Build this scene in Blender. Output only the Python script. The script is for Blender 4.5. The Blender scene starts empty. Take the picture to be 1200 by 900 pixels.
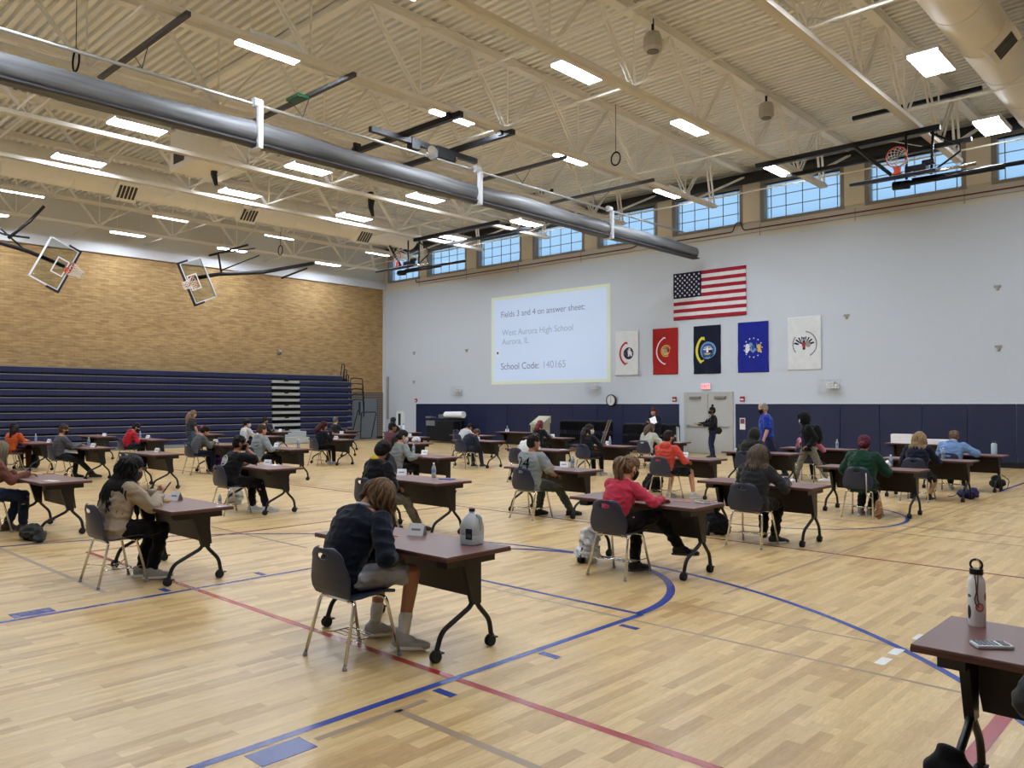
import bpy, math, random
from mathutils import Vector, Matrix, noise
V = Vector
C = bpy.context.scene.collection
random.seed(7)
H = 1.80; F = 935.0; YAW = math.radians(43); HOR = 473.0
PITCH = math.atan((HOR-450)/F)
# ------------------------------------------------------------------ camera
cam = bpy.data.cameras.new('camera'); camo = bpy.data.objects.new('camera', cam); C.objects.link(camo)
cam.sensor_width = 36; cam.lens = F/1200*36; cam.clip_start = .05; cam.clip_end = 300
camo.location = (0, 0, H); camo.rotation_euler = (math.pi/2+PITCH, 0, YAW)
bpy.context.scene.camera = camo
_fw = V((-math.sin(YAW)*math.cos(PITCH), math.cos(YAW)*math.cos(PITCH), math.sin(PITCH)))
_rt = V((math.cos(YAW), math.sin(YAW), 0)); _up = _rt.cross(_fw)
def ray(x, y): return _fw+_rt*((x-600)/F)+_up*((450-y)/F)
def on_z(x, y, z=0):
    d = ray(x, y); return V((0, 0, H))+d*((z-H)/d.z)
def on_y(x, y, Y):
    d = ray(x, y); return V((0, 0, H))+d*(Y/d.y)
WY = 25.85; WX = -33.2; DECK = 9.92
# ------------------------------------------------------------------ materials
def s2l(c):
    c = c/255.0
    return c/12.92 if c <= .04045 else ((c+.055)/1.055)**2.4
def rgb(c): return (s2l(c[0]), s2l(c[1]), s2l(c[2]), 1)
MC = {}
def mat(name, col, rough=.6, metal=0, bump=0, bscale=60, var=0, vscale=8, trans=0, emis=0, coat=0, ior=1.45, spec=.5, sheen=0):
    if name in MC: return MC[name]
    m = bpy.data.materials.new(name); m.use_nodes = True; nt = m.node_tree; b = nt.nodes['Principled BSDF']
    b.inputs['Base Color'].default_value = rgb(col); b.inputs['Roughness'].default_value = rough; b.inputs['Metallic'].default_value = metal
    b.inputs['Transmission Weight'].default_value = trans; b.inputs['IOR'].default_value = ior; b.inputs['Specular IOR Level'].default_value = spec
    b.inputs['Coat Weight'].default_value = coat; b.inputs['Sheen Weight'].default_value = sheen
    if emis: b.inputs['Emission Color'].default_value = rgb(col); b.inputs['Emission Strength'].default_value = emis
    tc = nt.nodes.new('ShaderNodeTexCoord')
    n = nt.nodes.new('ShaderNodeTexNoise'); n.inputs['Scale'].default_value = vscale; n.inputs['Detail'].default_value = 4
    nt.links.new(tc.outputs['Object'], n.inputs['Vector'])
    mx = nt.nodes.new('ShaderNodeMix'); mx.data_type = 'RGBA'
    v = var or .06
    mx.inputs[6].default_value = tuple(list(x*(1-v) for x in rgb(col)[:3])+[1]); mx.inputs[7].default_value = tuple(list(min(1, x*(1+v)) for x in rgb(col)[:3])+[1])
    nt.links.new(n.outputs['Fac'], mx.inputs[0]); nt.links.new(mx.outputs[2], b.inputs['Base Color'])
    if bump:
        n2 = nt.nodes.new('ShaderNodeTexNoise'); n2.inputs['Scale'].default_value = bscale; n2.inputs['Detail'].default_value = 3
        nt.links.new(tc.outputs['Object'], n2.inputs['Vector'])
        bp = nt.nodes.new('ShaderNodeBump'); bp.inputs['Strength'].default_value = bump; bp.inputs['Distance'].default_value = .02
        nt.links.new(n2.outputs['Fac'], bp.inputs['Height']); nt.links.new(bp.outputs['Normal'], b.inputs['Normal'])
    MC[name] = m; return m
def cloth(col, nm=None):
    return mat('cloth_%d_%d_%d' % tuple(col), tuple(int(q*.87) for q in col), .9, bump=.35, bscale=14, var=.1, vscale=5, spec=.2, sheen=.1)
def skin(col=(196, 148, 120)): return mat('skin_%d_%d_%d' % tuple(col), col, .55, bump=.05, var=.05, spec=.4)
def hairm(col): 
    k = 'hair_%d_%d_%d' % tuple(col)
    if k in MC: return MC[k]
    m = mat(k, tuple(int(q*.84) for q in col), .6, var=.3, vscale=30, spec=.22)
    return m
# ------------------------------------------------------------------ mesh builder
class M:
    def __init__(s): s.v = []; s.f = []; s.m = []; s.cur = 0
    def add(s, vs, fs):
        o = len(s.v); s.v += [tuple(p) for p in vs]
        for f in fs: s.f.append(tuple(i+o for i in f)); s.m.append(s.cur)
        return s
    def box(s, a, b, fr=None):
        x0, y0, z0 = a; x1, y1, z1 = b
        p = [V((x, y, z)) for x in (x0, x1) for y in (y0, y1) for z in (z0, z1)]
        if fr is not None: p = [fr @ q for q in p]
        return s.add(p, [(0, 1, 3, 2), (4, 6, 7, 5), (0, 4, 5, 1), (2, 3, 7, 6), (0, 2, 6, 4), (1, 5, 7, 3)])
    def cbox(s, c, h, fr=None):
        return s.box([c[i]-h[i] for i in range(3)], [c[i]+h[i] for i in range(3)], fr)
    def loft(s, rings, caps=True):
        n = len(rings[0]); vs = [p for r in rings for p in r]; fs = []
        for k in range(len(rings)-1):
            for i in range(n):
                j = (i+1) % n; fs.append((k*n+i, k*n+j, (k+1)*n+j, (k+1)*n+i))
        if caps: fs.append(tuple(reversed(range(n)))); fs.append(tuple((len(rings)-1)*n+i for i in range(n)))
        return s.add(vs, fs)
    def tube(s, pts, r, n=10, caps=True, flat=None):
        pts = [V(p) for p in pts]; k = len(pts)
        rs = r if isinstance(r, (list, tuple)) else [r]*k
        up = None; rings = []
        for i in range(k):
            t = (pts[min(i+1, k-1)]-pts[max(i-1, 0)]).normalized()
            if up is None:
                up = V((0, 0, 1)) if abs(t.z) < .9 else V((0, 1, 0))
            a = t.cross(up)
            if a.length < 1e-4: a = t.cross(V((1, 0, 0)))
            a.normalize(); b = a.cross(t).normalized(); up = b
            rings.append([pts[i]+a*(math.cos(2*math.pi*j/n)*rs[i])+b*(math.sin(2*math.pi*j/n)*rs[i]*(flat or 1)) for j in range(n)])
        return s.loft(rings, caps)
    def cap(s, p0, r0, p1, r1, n=14):
        p0 = V(p0); p1 = V(p1); d = p1-p0; L = d.length
        if L < 1e-5: return s.ell(p0, (r0, r0, r0))
        t = d/L; pts = []; rs = []
        for a in (-80, -55, -25): pts.append(p0+t*(r0*math.sin(math.radians(a)))); rs.append(r0*math.cos(math.radians(a)))
        pts.append(p0); rs.append(r0); pts.append(p1); rs.append(r1)
        for a in (25, 55, 80): pts.append(p1+t*(r1*math.sin(math.radians(a)))); rs.append(r1*math.cos(math.radians(a)))
        return s.tube(pts, rs, n)
    def ell(s, c, r, fr=None, n=16, m=10):
        c = V(c); rings = []
        for i in range(m+1):
            a = -math.pi/2+math.pi*(i+.03 if i == 0 else i-.03 if i == m else i)/m
            rr = []
            for j in range(n):
                p = V((r[0]*math.cos(a)*math.cos(2*math.pi*j/n), r[1]*math.cos(a)*math.sin(2*math.pi*j/n), r[2]*math.sin(a)))
                rr.append(c+(fr @ p if fr is not None else p))
            rings.append(rr)
        return s.loft(rings)
    def lathe(s, prof, n=20, c=(0, 0, 0), fr=None):
        c = V(c); rings = []
        for r, z in prof:
            rings.append([c+((fr @ V((r*math.cos(2*math.pi*j/n), r*math.sin(2*math.pi*j/n), z))) if fr is not None else V((r*math.cos(2*math.pi*j/n), r*math.sin(2*math.pi*j/n), z))) for j in range(n)])
        return s.loft(rings)
    def prism(s, poly, d, fr):
        """polygon (x,y) extruded from z=0 to d in frame fr (4x4)"""
        n = len(poly); vs = [fr @ V((x, y, 0)) for x, y in poly]+[fr @ V((x, y, d)) for x, y in poly]
        fs = [tuple(reversed(range(n))), tuple(n+i for i in range(n))]+[(i, (i+1) % n, n+(i+1) % n, n+i) for i in range(n)]
        return s.add(vs, fs)
    def build(s, name, mats, parent=None, smooth=False, bevel=0, auto=False):
        me = bpy.data.meshes.new(name); me.from_pydata(s.v, [], s.f)
        if not isinstance(mats, (list, tuple)): mats = [mats]
        for q in mats: me.materials.append(q)
        if len(mats) > 1: me.polygons.foreach_set('material_index', s.m)
        if smooth:
            me.polygons.foreach_set('use_smooth', [True]*len(me.polygons))
            if auto:
                try: me.set_sharp_from_angle(angle=math.radians(40))
                except Exception: pass
        me.update(); o = bpy.data.objects.new(name, me); C.objects.link(o)
        if parent is not None: o.parent = parent
        if bevel:
            b = o.modifiers.new('bevel', 'BEVEL'); b.width = bevel; b.segments = 2; b.limit_method = 'ANGLE'
        return o
def tag(o, label=None, cat=None, group=None, kind=None):
    if label: o['label'] = label
    if cat: o['category'] = cat
    if group: o['group'] = group
    if kind: o['kind'] = kind
    return o
def thing(name, label, cat, loc=(0, 0, 0), rz=0, group=None):
    o = bpy.data.objects.new(name, None); C.objects.link(o); o.empty_display_size = .1
    o.location = loc; o.rotation_euler = (0, 0, rz)
    return tag(o, label, cat, group)
def struct(o): o['kind'] = 'structure'; return o
KIDS = {}
def dup(root, loc, rz=None, label=None, group=None, name=None):
    r = root.copy(); C.objects.link(r); r.location = loc
    if rz is not None: r.rotation_euler = (0, 0, rz)
    if label: r['label'] = label
    if group: r['group'] = group
    for ch in list(root.children):
        c = ch.copy(); C.objects.link(c); c.parent = r
        for g in ch.children:
            d = g.copy(); C.objects.link(d); d.parent = c
    return r
# batch remeshing of organic forms
BATCH = []
def organic(o, vox, smooth=3, extra=None, wrinkle=0, wscale=12):
    r = o.modifiers.new('r', 'REMESH'); r.mode = 'VOXEL'; r.voxel_size = vox; r.use_smooth_shade = True
    if smooth:
        sm = o.modifiers.new('s', 'SMOOTH'); sm.factor = .5; sm.iterations = smooth
    BATCH.append((o, extra, wrinkle, wscale)); return o
def flush():
    bpy.context.view_layer.update()
    dg = bpy.context.evaluated_depsgraph_get()
    for o, extra, wr, ws in BATCH:
        me = bpy.data.meshes.new_from_object(o.evaluated_get(dg)); mats = list(o.data.materials)
        o.modifiers.clear(); o.data = me
        if wr:
            ns = [v.normal.copy() for v in me.vertices]
            for v, nn in zip(me.vertices, ns):
                p = v.co
                q = noise.noise(V((p.x*ws, p.y*ws, p.z*ws*1.6)))
                q2 = noise.noise(V((p.x*ws*2.3+7, p.y*ws*2.3, p.z*ws*2.3)))
                v.co = p+nn*(wr*(1-2*abs(q)*2)+wr*.5*q2)
        if extra is not None:
            vs = [v.co.copy() for v in me.vertices]; fs = [tuple(p.vertices) for p in me.polygons]
            n0 = len(vs); nf = len(fs)
            vs += [V(p) for p in extra.v]; fs += [tuple(i+n0 for i in f) for f in extra.f]
            m2 = bpy.data.meshes.new(o.name); m2.from_pydata(vs, [], fs)
            for q in mats: m2.materials.append(q)
            m2.polygons.foreach_set('material_index', [0]*nf+list(extra.m)); o.data = m2; me = m2
        else:
            if not me.materials:
                for q in mats: me.materials.append(q)
        me.polygons.foreach_set('use_smooth', [True]*len(me.polygons)); me.update()
    BATCH.clear()
def fr4(o, x, y, z):
    x = V(x); y = V(y); z = V(z)
    return Matrix(((x.x, y.x, z.x, o[0]), (x.y, y.y, z.y, o[1]), (x.z, y.z, z.z, o[2]), (0, 0, 0, 1)))
def arcpts(pts, r=.04, n=5):
    """round the corners of a polyline"""
    pts = [V(p) for p in pts]; out = [pts[0]]
    for i in range(1, len(pts)-1):
        a = pts[i-1]-pts[i]; b = pts[i+1]-pts[i]; q = min(r, a.length*.45, b.length*.45)
        A = pts[i]+a.normalized()*q; B = pts[i]+b.normalized()*q
        for k in range(n+1):
            t = k/n; out.append(A*(1-t)**2+pts[i]*2*t*(1-t)+B*t*t)
    out.append(pts[-1]); return out

EXPO = -.25
# ================================================================== SETTING
def nodes(name, rough=.5):
    m = bpy.data.materials.new(name); m.use_nodes = True; nt = m.node_tree; b = nt.nodes['Principled BSDF']; b.inputs['Roughness'].default_value = rough
    MC[name] = m; return m, nt, b
def N(nt, t, **k):
    n = nt.nodes.new(t)
    for a, v in k.items(): setattr(n, a, v)
    return n
def ramp(nt, stops):
    r = nt.nodes.new('ShaderNodeValToRGB'); e = r.color_ramp.elements
    e[0].position = stops[0][0]; e[0].color = rgb(stops[0][1]); e[1].position = stops[-1][0]; e[1].color = rgb(stops[-1][1])
    for p, c in stops[1:-1]:
        q = e.new(p); q.color = rgb(c)
    return r
# maple floor: strips run along Y, sold in square-ended panels
FM, nt, b = nodes('maple_floor', .32)
tc = N(nt, 'ShaderNodeTexCoord'); sp = N(nt, 'ShaderNodeSeparateXYZ'); cb = N(nt, 'ShaderNodeCombineXYZ')
nt.links.new(tc.outputs['Object'], sp.inputs[0]); nt.links.new(sp.outputs['Y'], cb.inputs['X']); nt.links.new(sp.outputs['X'], cb.inputs['Y'])
def brick(w, h, off=.37, frq=2):
    k = N(nt, 'ShaderNodeTexBrick'); k.inputs['Scale'].default_value = 1; k.inputs['Brick Width'].default_value = w; k.inputs['Row Height'].default_value = h
    k.inputs['Mortar Size'].default_value = 0; k.inputs['Bias'].default_value = 0; k.offset = off; k.offset_frequency = frq; k.squash = 1
    k.inputs['Color1'].default_value = (0, 0, 0, 1); k.inputs['Color2'].default_value = (1, 1, 1, 1)
    nt.links.new(cb.outputs[0], k.inputs['Vector']); return k
k1 = brick(.55, .085, .43, 2); k2 = brick(.9, .0425, .3, 3)
r1 = ramp(nt, [(0, (222, 195, 143)), (.55, (217, 189, 136)), (.74, (206, 176, 124)), (1, (190, 158, 108))])
nt.links.new(k1.outputs['Color'], r1.inputs[0])
r2 = ramp(nt, [(0, (236, 232, 226)), (1, (255, 255, 255))]); nt.links.new(k2.outputs['Color'], r2.inputs[0])
mx = N(nt, 'ShaderNodeMix', data_type='RGBA', blend_type='MULTIPLY'); mx.inputs[0].default_value = 1
nt.links.new(r1.outputs[0], mx.inputs[6]); nt.links.new(r2.outputs[0], mx.inputs[7])
wv = N(nt, 'ShaderNodeTexNoise'); wv.inputs['Scale'].default_value = 14; wv.inputs['Detail'].default_value = 6; wv.inputs['Distortion'].default_value = 1.2
mp = N(nt, 'ShaderNodeMapping'); mp.inputs['Scale'].default_value = (6, .6, 1); nt.links.new(tc.outputs['Object'], mp.inputs[0]); nt.links.new(mp.outputs[0], wv.inputs['Vector'])
r3 = ramp(nt, [(.3, (232, 226, 214)), (.7, (255, 255, 255))]); nt.links.new(wv.outputs['Fac'], r3.inputs[0])
mx2 = N(nt, 'ShaderNodeMix', data_type='RGBA', blend_type='MULTIPLY'); mx2.inputs[0].default_value = 1
nt.links.new(mx.outputs[2], mx2.inputs[6]); nt.links.new(r3.outputs[0], mx2.inputs[7]); nt.links.new(mx2.outputs[2], b.inputs['Base Color'])
rn = N(nt, 'ShaderNodeTexNoise'); rn.inputs['Scale'].default_value = 1.5; rn.inputs['Detail'].default_value = 5; nt.links.new(tc.outputs['Object'], rn.inputs['Vector'])
mr = N(nt, 'ShaderNodeMapRange'); mr.inputs[3].default_value = .24; mr.inputs[4].default_value = .4; nt.links.new(rn.outputs['Fac'], mr.inputs[0]); nt.links.new(mr.outputs[0], b.inputs['Roughness'])
b.inputs['Specular IOR Level'].default_value = .42
# tan brick
BM, nt, b = nodes('tan_brick', .85)
tc = N(nt, 'ShaderNodeTexCoord'); sp = N(nt, 'ShaderNodeSeparateXYZ'); cb = N(nt, 'ShaderNodeCombineXYZ')
nt.links.new(tc.outputs['Object'], sp.inputs[0]); nt.links.new(sp.outputs['Y'], cb.inputs['X']); nt.links.new(sp.outputs['Z'], cb.inputs['Y'])
k = N(nt, 'ShaderNodeTexBrick'); k.inputs['Scale'].default_value = 1; k.inputs['Brick Width'].default_value = .3; k.inputs['Row Height'].default_value = .1; k.inputs['Mortar Size'].default_value = .006
k.inputs['Color1'].default_value = rgb((180, 149, 100)); k.inputs['Color2'].default_value = rgb((148, 116, 74)); k.inputs['Mortar'].default_value = rgb((148, 126, 92)); k.inputs['Bias'].default_value = -.45
nt.links.new(cb.outputs[0], k.inputs['Vector'])
nz = N(nt, 'ShaderNodeTexNoise'); nz.inputs['Scale'].default_value = 1; nz.inputs['Detail'].default_value = 5
mp = N(nt, 'ShaderNodeMapping'); mp.inputs['Scale'].default_value = (1, 2.4, 13); nt.links.new(tc.outputs['Object'], mp.inputs[0]); nt.links.new(mp.outputs[0], nz.inputs['Vector'])
r3 = ramp(nt, [(.35, (222, 214, 210)), (.65, (255, 255, 255))]); nt.links.new(nz.outputs['Fac'], r3.inputs[0])
mx = N(nt, 'ShaderNodeMix', data_type='RGBA', blend_type='MULTIPLY'); mx.inputs[0].default_value = 1
nt.links.new(k.outputs['Color'], mx.inputs[6]); nt.links.new(r3.outputs[0], mx.inputs[7]); nt.links.new(mx.outputs[2], b.inputs['Base Color'])
# patterned dark brick round the side door
DB, nt, b = nodes('patterned_brick', .85)
tc = N(nt, 'ShaderNodeTexCoord'); mp = N(nt, 'ShaderNodeMapping'); mp.inputs['Rotation'].default_value = (math.radians(45), 0, 0); mp.inputs['Scale'].default_value = (5, 5, 5)
ck = N(nt, 'ShaderNodeTexChecker'); ck.inputs['Scale'].default_value = 2.4; ck.inputs['Color1'].default_value = rgb((128, 116, 100)); ck.inputs['Color2'].default_value = rgb((82, 78, 78))
nt.links.new(tc.outputs['Object'], mp.inputs[0]); nt.links.new(mp.outputs[0], ck.inputs['Vector']); nt.links.new(ck.outputs['Color'], b.inputs['Base Color'])
white_paint = mat('white_wall_paint', (194, 202, 211), .6, bump=.15, bscale=25, var=.02)
tan_paint = mat('tan_paint', (206, 203, 193), .6, var=.02)
tan_light = mat('light_tan_paint', (226, 220, 204), .6, var=.02)
steel_paint = mat('tan_steel_paint', (242, 238, 228), .5, var=.02)
deck_m = mat('tan_deck_paint', (242, 240, 233), .55, var=.02)
frame_grey = mat('window_frame_grey', (150, 146, 140), .5)
navy_pad = mat('navy_vinyl_pad', (23, 31, 62), .5, bump=.05, bscale=6)
black_m = mat('black_metal', (16, 16, 20), .4, spec=.4)
blackrub = mat('black_rubber', (18, 18, 18), .7)
duct_m = mat('duct_paint', (240, 236, 226), .5)
beam_white = mat('pale_grey_beam_paint', (206, 208, 212), .5)
chrome = mat('chrome', (215, 212, 205), .16, metal=1)
glassm, nt, b = nodes('frosted_window', .2)
out = nt.nodes['Material Output']; tr = N(nt, 'ShaderNodeBsdfTransparent'); tl = N(nt, 'ShaderNodeBsdfTranslucent'); ms = N(nt, 'ShaderNodeMixShader')
tr.inputs[0].default_value = (.9, .97, 1, 1); tl.inputs[0].default_value = (.85, .93, 1, 1); ms.inputs[0].default_value = .35
nt.links.new(tr.outputs[0], ms.inputs[1]); nt.links.new(tl.outputs[0], ms.inputs[2]); nt.links.new(ms.outputs[0], out.inputs[0])

# floor
fl = struct(M().box((WX-.3, -3, -.2), (6.3, WY+.3, 0)).build('floor', FM))
paint = {'blue': mat('blue_court_paint', (44, 66, 140), .25), 'red': mat('red_court_paint', (150, 38, 44), .25), 'white': mat('white_court_paint', (228, 228, 226), .3),
         'grey': mat('faint_grey_court_paint', (150, 130, 108), .3), 'dark': mat('dark_court_paint', (92, 70, 66), .3)}
def pline(name, kind, pts, w, dash=False):
    """flat painted strip through floor points"""
    m = M(); pts = [V((p[0], p[1], 0)) for p in pts]; n = len(pts); L = []; R = []
    for i in range(n):
        t = (pts[min(i+1, n-1)]-pts[max(i-1, 0)]).normalized(); a = V((-t.y, t.x, 0))*w/2; L.append(pts[i]+a); R.append(pts[i]-a)
    z = {'blue': .0020, 'red': .0016, 'white': .0024, 'grey': .0008, 'dark': .0012}[kind]
    vs = [p+V((0, 0, z)) for p in L]+[p+V((0, 0, z)) for p in R]
    m.add(vs, [(i, n+i, n+i+1, i+1) for i in range(n-1)])
    return m.build(name, paint[kind], fl)
def arc(cx, cy, r, a0, a1, n=48): return [(cx+r*math.cos(math.radians(a0+(a1-a0)*i/n)), cy+r*math.sin(math.radians(a0+(a1-a0)*i/n))) for i in range(n+1)]
LX0, LX1, CX, FTY = -7.58, -3.87, -5.73, 5.77
pline('blue_court_line', 'blue', [(LX1, -1.2), (LX1, FTY)], .06)
pline('blue_court_line', 'blue', [(LX0, -1.2), (LX0, FTY)], .06)
pline('blue_court_line', 'blue', [(LX0, FTY), (LX1, FTY)], .05)
pline('blue_free_throw_arc', 'blue', arc(CX, FTY, 1.83, 0, 180), .08)
pline('blue_three_point_arc', 'blue', arc(CX, 1.62, 6.0, 8, 172, 90), .06)
for sx, X in ((1, LX1+.03), (-1, LX0-.03)):
    a, bb = (X+.03, X+.21) if sx > 0 else (X-.21, X-.03)
    m = M(); m.box((a, 2.08, 0), (bb, 2.40, .0022)); m.build('blue_lane_block', paint['blue'], fl)
    for yy in (3.35, 4.36, 5.35, ):
        m = M(); m.box((a, yy, 0), (a+.17, yy+.06, .0022)); m.build('blue_lane_mark', paint['blue'], fl)
pline('blue_centre_circle', 'blue', arc(CX+.03, 12.8, 1.78, 0, 360, 72), .06)
pline('dark_half_court_line', 'dark', [(-16, 12.55), (6, 12.55)], .045)
pline('red_court_line', 'red', [(-10.4, 3.60), (6, 3.60)], .06)
pline('red_court_line', 'red', [(-10.4, 3.60), (-10.4, 9.66)], .05)
pline('red_court_line', 'red', [(-22, 9.66), (6, 9.66)], .045)
pline('red_court_line', 'red', [(-1.09, -1.5), (-1.09, 5.6)], .085)
pline('blue_court_line', 'blue', [(-3.88, 18.7), (-3.88, 25.6)], .06)
for x0, y0, y1 in ((-21.5, 1, 25), (-11.55, 2.9, 12.6)): pline('dark_court_line', 'dark', [(x0, y0), (x0, y1)], .04)
for yy, x0, x1 in ((15.2, WX+3, 6), (19.6, WX+3, 6), (5.57, -16, -8.7), (11.8, -7, 6), (9.9, -16, -6)): pline('dark_court_line', 'dark', [(x0, yy), (x1, yy)], .035)
pline('grey_court_line', 'grey', [(-3.72, 3.0), (-1.9, 3.0)], .055)
pline('grey_court_line', 'grey', [(-3.71, 6.9), (-3.71, 16.5)], .035)
pline('grey_court_line', 'grey', [(-3.715, 2.44), (-3.715, 3.22)], .05)
pline('grey_court_line', 'grey', [(-16, 2.95), (-8.05, 2.95)], .055)
pline('grey_court_line', 'grey', [(-5.9, 5.58), (1, 5.58)], .035)
pline('grey_court_line', 'grey', [(-4.0, 6.3), (1, 6.3)], .03)
pline('dark_court_mark', 'dark', [(-10.42, 3.16), (-10.42, 3.36)], .03)
pline('dark_court_line', 'dark', [(-31, 9.66), (-22, 3.6)], .05)
for (a, bb) in ((1035, 775), (1050, 764), (1078, 747)):
    p = on_z(a, bb); M().box((p.x-.035, p.y-.09, 0), (p.x+.035, p.y+.09, .0024)).build('white_lane_tick', paint['white'], fl)
# ceiling: corrugated deck, ribs along X
m = M(); y = -3.0; prof = []
while y < WY:
    prof += [(y, DECK), (y+.10, DECK), (y+.115, DECK+.10), (y+.19, DECK+.10)]; y += .205
n = len(prof); vs = [(WX-.3, p[0], p[1]) for p in prof]+[(6.3, p[0], p[1]) for p in prof]
m.add(vs, [(i, i+1, n+i+1, n+i) for i in range(n-1)]); m.box((WX-.3, -3, DECK+.12), (6.3, WY+.3, DECK+.3))
struct(m.build('ceiling', deck_m))
# far (white) wall with window openings
SILL, HEAD = 8.13, 9.35
wins = [(-32.8, -30.47)]+[(-29.72+3.49*k, -29.72+3.49*k+2.62) for k in range(0, 8)]+[(-29.72+3.49*8, -29.72+3.49*8+2.62), (-29.72+3.49*9, -29.72+3.49*9+2.62)]
wins = [w for w in wins if w[1] < 6.2]
TAN = 7.55
m = M(); m.box((WX-.3, WY, -.1), (6.3, WY+.35, TAN)); 
m.cur = 1; m.box((WX-.3, WY, TAN), (6.3, WY+.35, SILL)); m.box((WX-.3, WY, HEAD), (6.3, WY+.35, DECK+.3))
xs = [WX-.3]+[x for w in wins for x in w]+[6.3]
for i in range(0, len(xs), 2): m.box((xs[i], WY, SILL), (xs[i+1], WY+.35, HEAD))
struct(m.build('wall_far', [white_paint, tan_paint]))
ti = 1
def trim(m, mt, bevel=0):
    global ti
    o = struct(m.build('trim_%d' % ti, mt, bevel=bevel)); ti += 1; return o
m = M()
for i in range(2, len(xs)-1, 2):
    m.box((xs[i]+.12, WY-.05, SILL-.02), (xs[i+1]-.12, WY, HEAD+.25))
trim(m, tan_light)
for i, (a, c) in enumerate(wins):
    w = struct(bpy.data.objects.new('window_%d' % (i+1), None)); C.objects.link(w); w.location = ((a+c)/2, WY, SILL)
    hw = (c-a)/2; hh = HEAD-SILL
    f = M()
    for bx in (((-hw-.12, -.02, -.1), (-hw+.02, .3, hh+.1)), ((hw-.02, -.02, -.1), (hw+.12, .3, hh+.1)), ((-hw, -.02, -.1), (hw, .3, .0)), ((-hw, -.02, hh), (hw, .3, hh+.1))): f.box(*bx)
    f.build('window_frame', frame_grey, w)
    M().box((-hw, .2, 0), (hw, .212, hh)).build('window_pane', glassm, w)
    g = M()
    for fx in (.07, .27, .49, .71, .93): x = -hw+2*hw*fx; g.box((x-.012, .18, 0), (x+.012, .2, hh))
    for fz in (.33, .66): g.box((-hw, .18, hh*fz-.012), (hw, .2, hh*fz+.012))
    g.build('window_bars', frame_grey, w)
# left brick wall
m = M(); m.box((WX-.3, -3, -.1), (WX, WY, 7.72)); m.cur = 1; m.box((WX-.3, -3, 7.72), (WX, WY, DECK+.3)); struct(m.build('wall_left', [BM, tan_paint]))
trim(M().box((WX, -3, 7.72), (WX+.12, WY-.02, 8.08)), beam_white)
trim(M().box((WX, WY-.12, 0), (WX+.1, WY, 7.75)), beam_white)
# patterned brick surround and grey double door in the left wall
m = M(); y0, y1, z1 = 22.3, 25.75, 2.38
m.box((WX, 25.37, .12), (WX+.05, 25.78, z1)); m.box((WX, y0, 2.05), (WX+.05, 25.37, z1)); trim(m, DB)
trim(M().box((WX, 25.37, 0), (WX+.06, 25.78, .12)), black_m)
d = struct(bpy.data.objects.new('door_1', None)); C.objects.link(d); d.location = (WX, 23.9, 0)
grey_door = mat('grey_door_paint', (112, 120, 128), .5)
M().box((0, -1.45, 0), (.04, -.01, 2.05)).build('door_leaf', grey_door, d); M().box((0, .01, 0), (.04, 1.45, 2.05)).build('door_leaf', grey_door, d)
M().box((.04, .2, 1.0), (.07, .26, 1.2)).box((.04, -.26, 1.0), (.07, -.2, 1.2)).build('door_handle', chrome, d)
M().box((.04, .3, 1.2), (.045, .42, 1.9)).box((.04, -.42, 1.2), (.045, -.3, 1.9)).build('door_window', mat('dark_glass', (50, 58, 66), .2), d)
# hidden walls that close the room
struct(M().box((WX-.3, -3.3, -.1), (6.3, -3, DECK+.3)).build('wall_near', white_paint))
struct(M().box((6, -3, -.1), (6.3, WY, DECK+.3)).build('wall_right', BM))
# door in the far wall
door_m = mat('light_grey_door_paint', (176, 176, 172), .45)
d = struct(bpy.data.objects.new('door_2', None)); C.objects.link(d); d.location = (-14.43, WY, 0)
M().box((-.98, -.05, 0), (-.88, 0, 2.22)).box((.88, -.05, 0), (.98, 0, 2.22)).box((-.88, -.05, 2.14), (.88, 0, 2.22)).build('door_frame', door_m, d, bevel=.005)
M().box((-.88, -.04, .01), (-.01, 0, 2.14)).build('door_leaf', door_m, d); M().box((.01, -.04, .01), (.88, 0, 2.14)).build('door_leaf', door_m, d)
for s in (-1, 1):
    M().box((s*.45-.38, -.1, .97), (s*.45+.38, -.05, 1.0)).box((s*.45-.4, -.1, .95), (s*.45-.3, -.04, 1.03)).build('push_bar', mat('bar_grey', (150, 150, 146), .4), d)
    M().box((s*.5-.22, -.12, 1.98), (s*.5+.22, -.04, 2.06)).build('door_closer', mat('closer_grey', (120, 120, 118), .4), d)
# navy wall pads with white trim on top, black base
for (a, c) in ((-30.6, -15.63), (-13.36, 6)):
    m = M(); n = max(1, round((c-a)/1.22)); w = (c-a)/n
    for i in range(n): m.box((a+i*w+.006, WY-.055, .14), (a+(i+1)*w-.006, WY, 1.79))
    trim(m, navy_pad, .012)
    trim(M().box((a, WY-.06, 0), (c, WY, .14)), black_m); trim(M().box((a, WY-.03, 1.79), (c, WY, 1.84)), beam_white)
# baseboard under the white part
m = M(); m.box((WX, WY-.02, 0), (-30.6, WY, .12)); struct(m.build('baseboard_far', mat('grey_base', (120, 124, 130), .6)))
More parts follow.
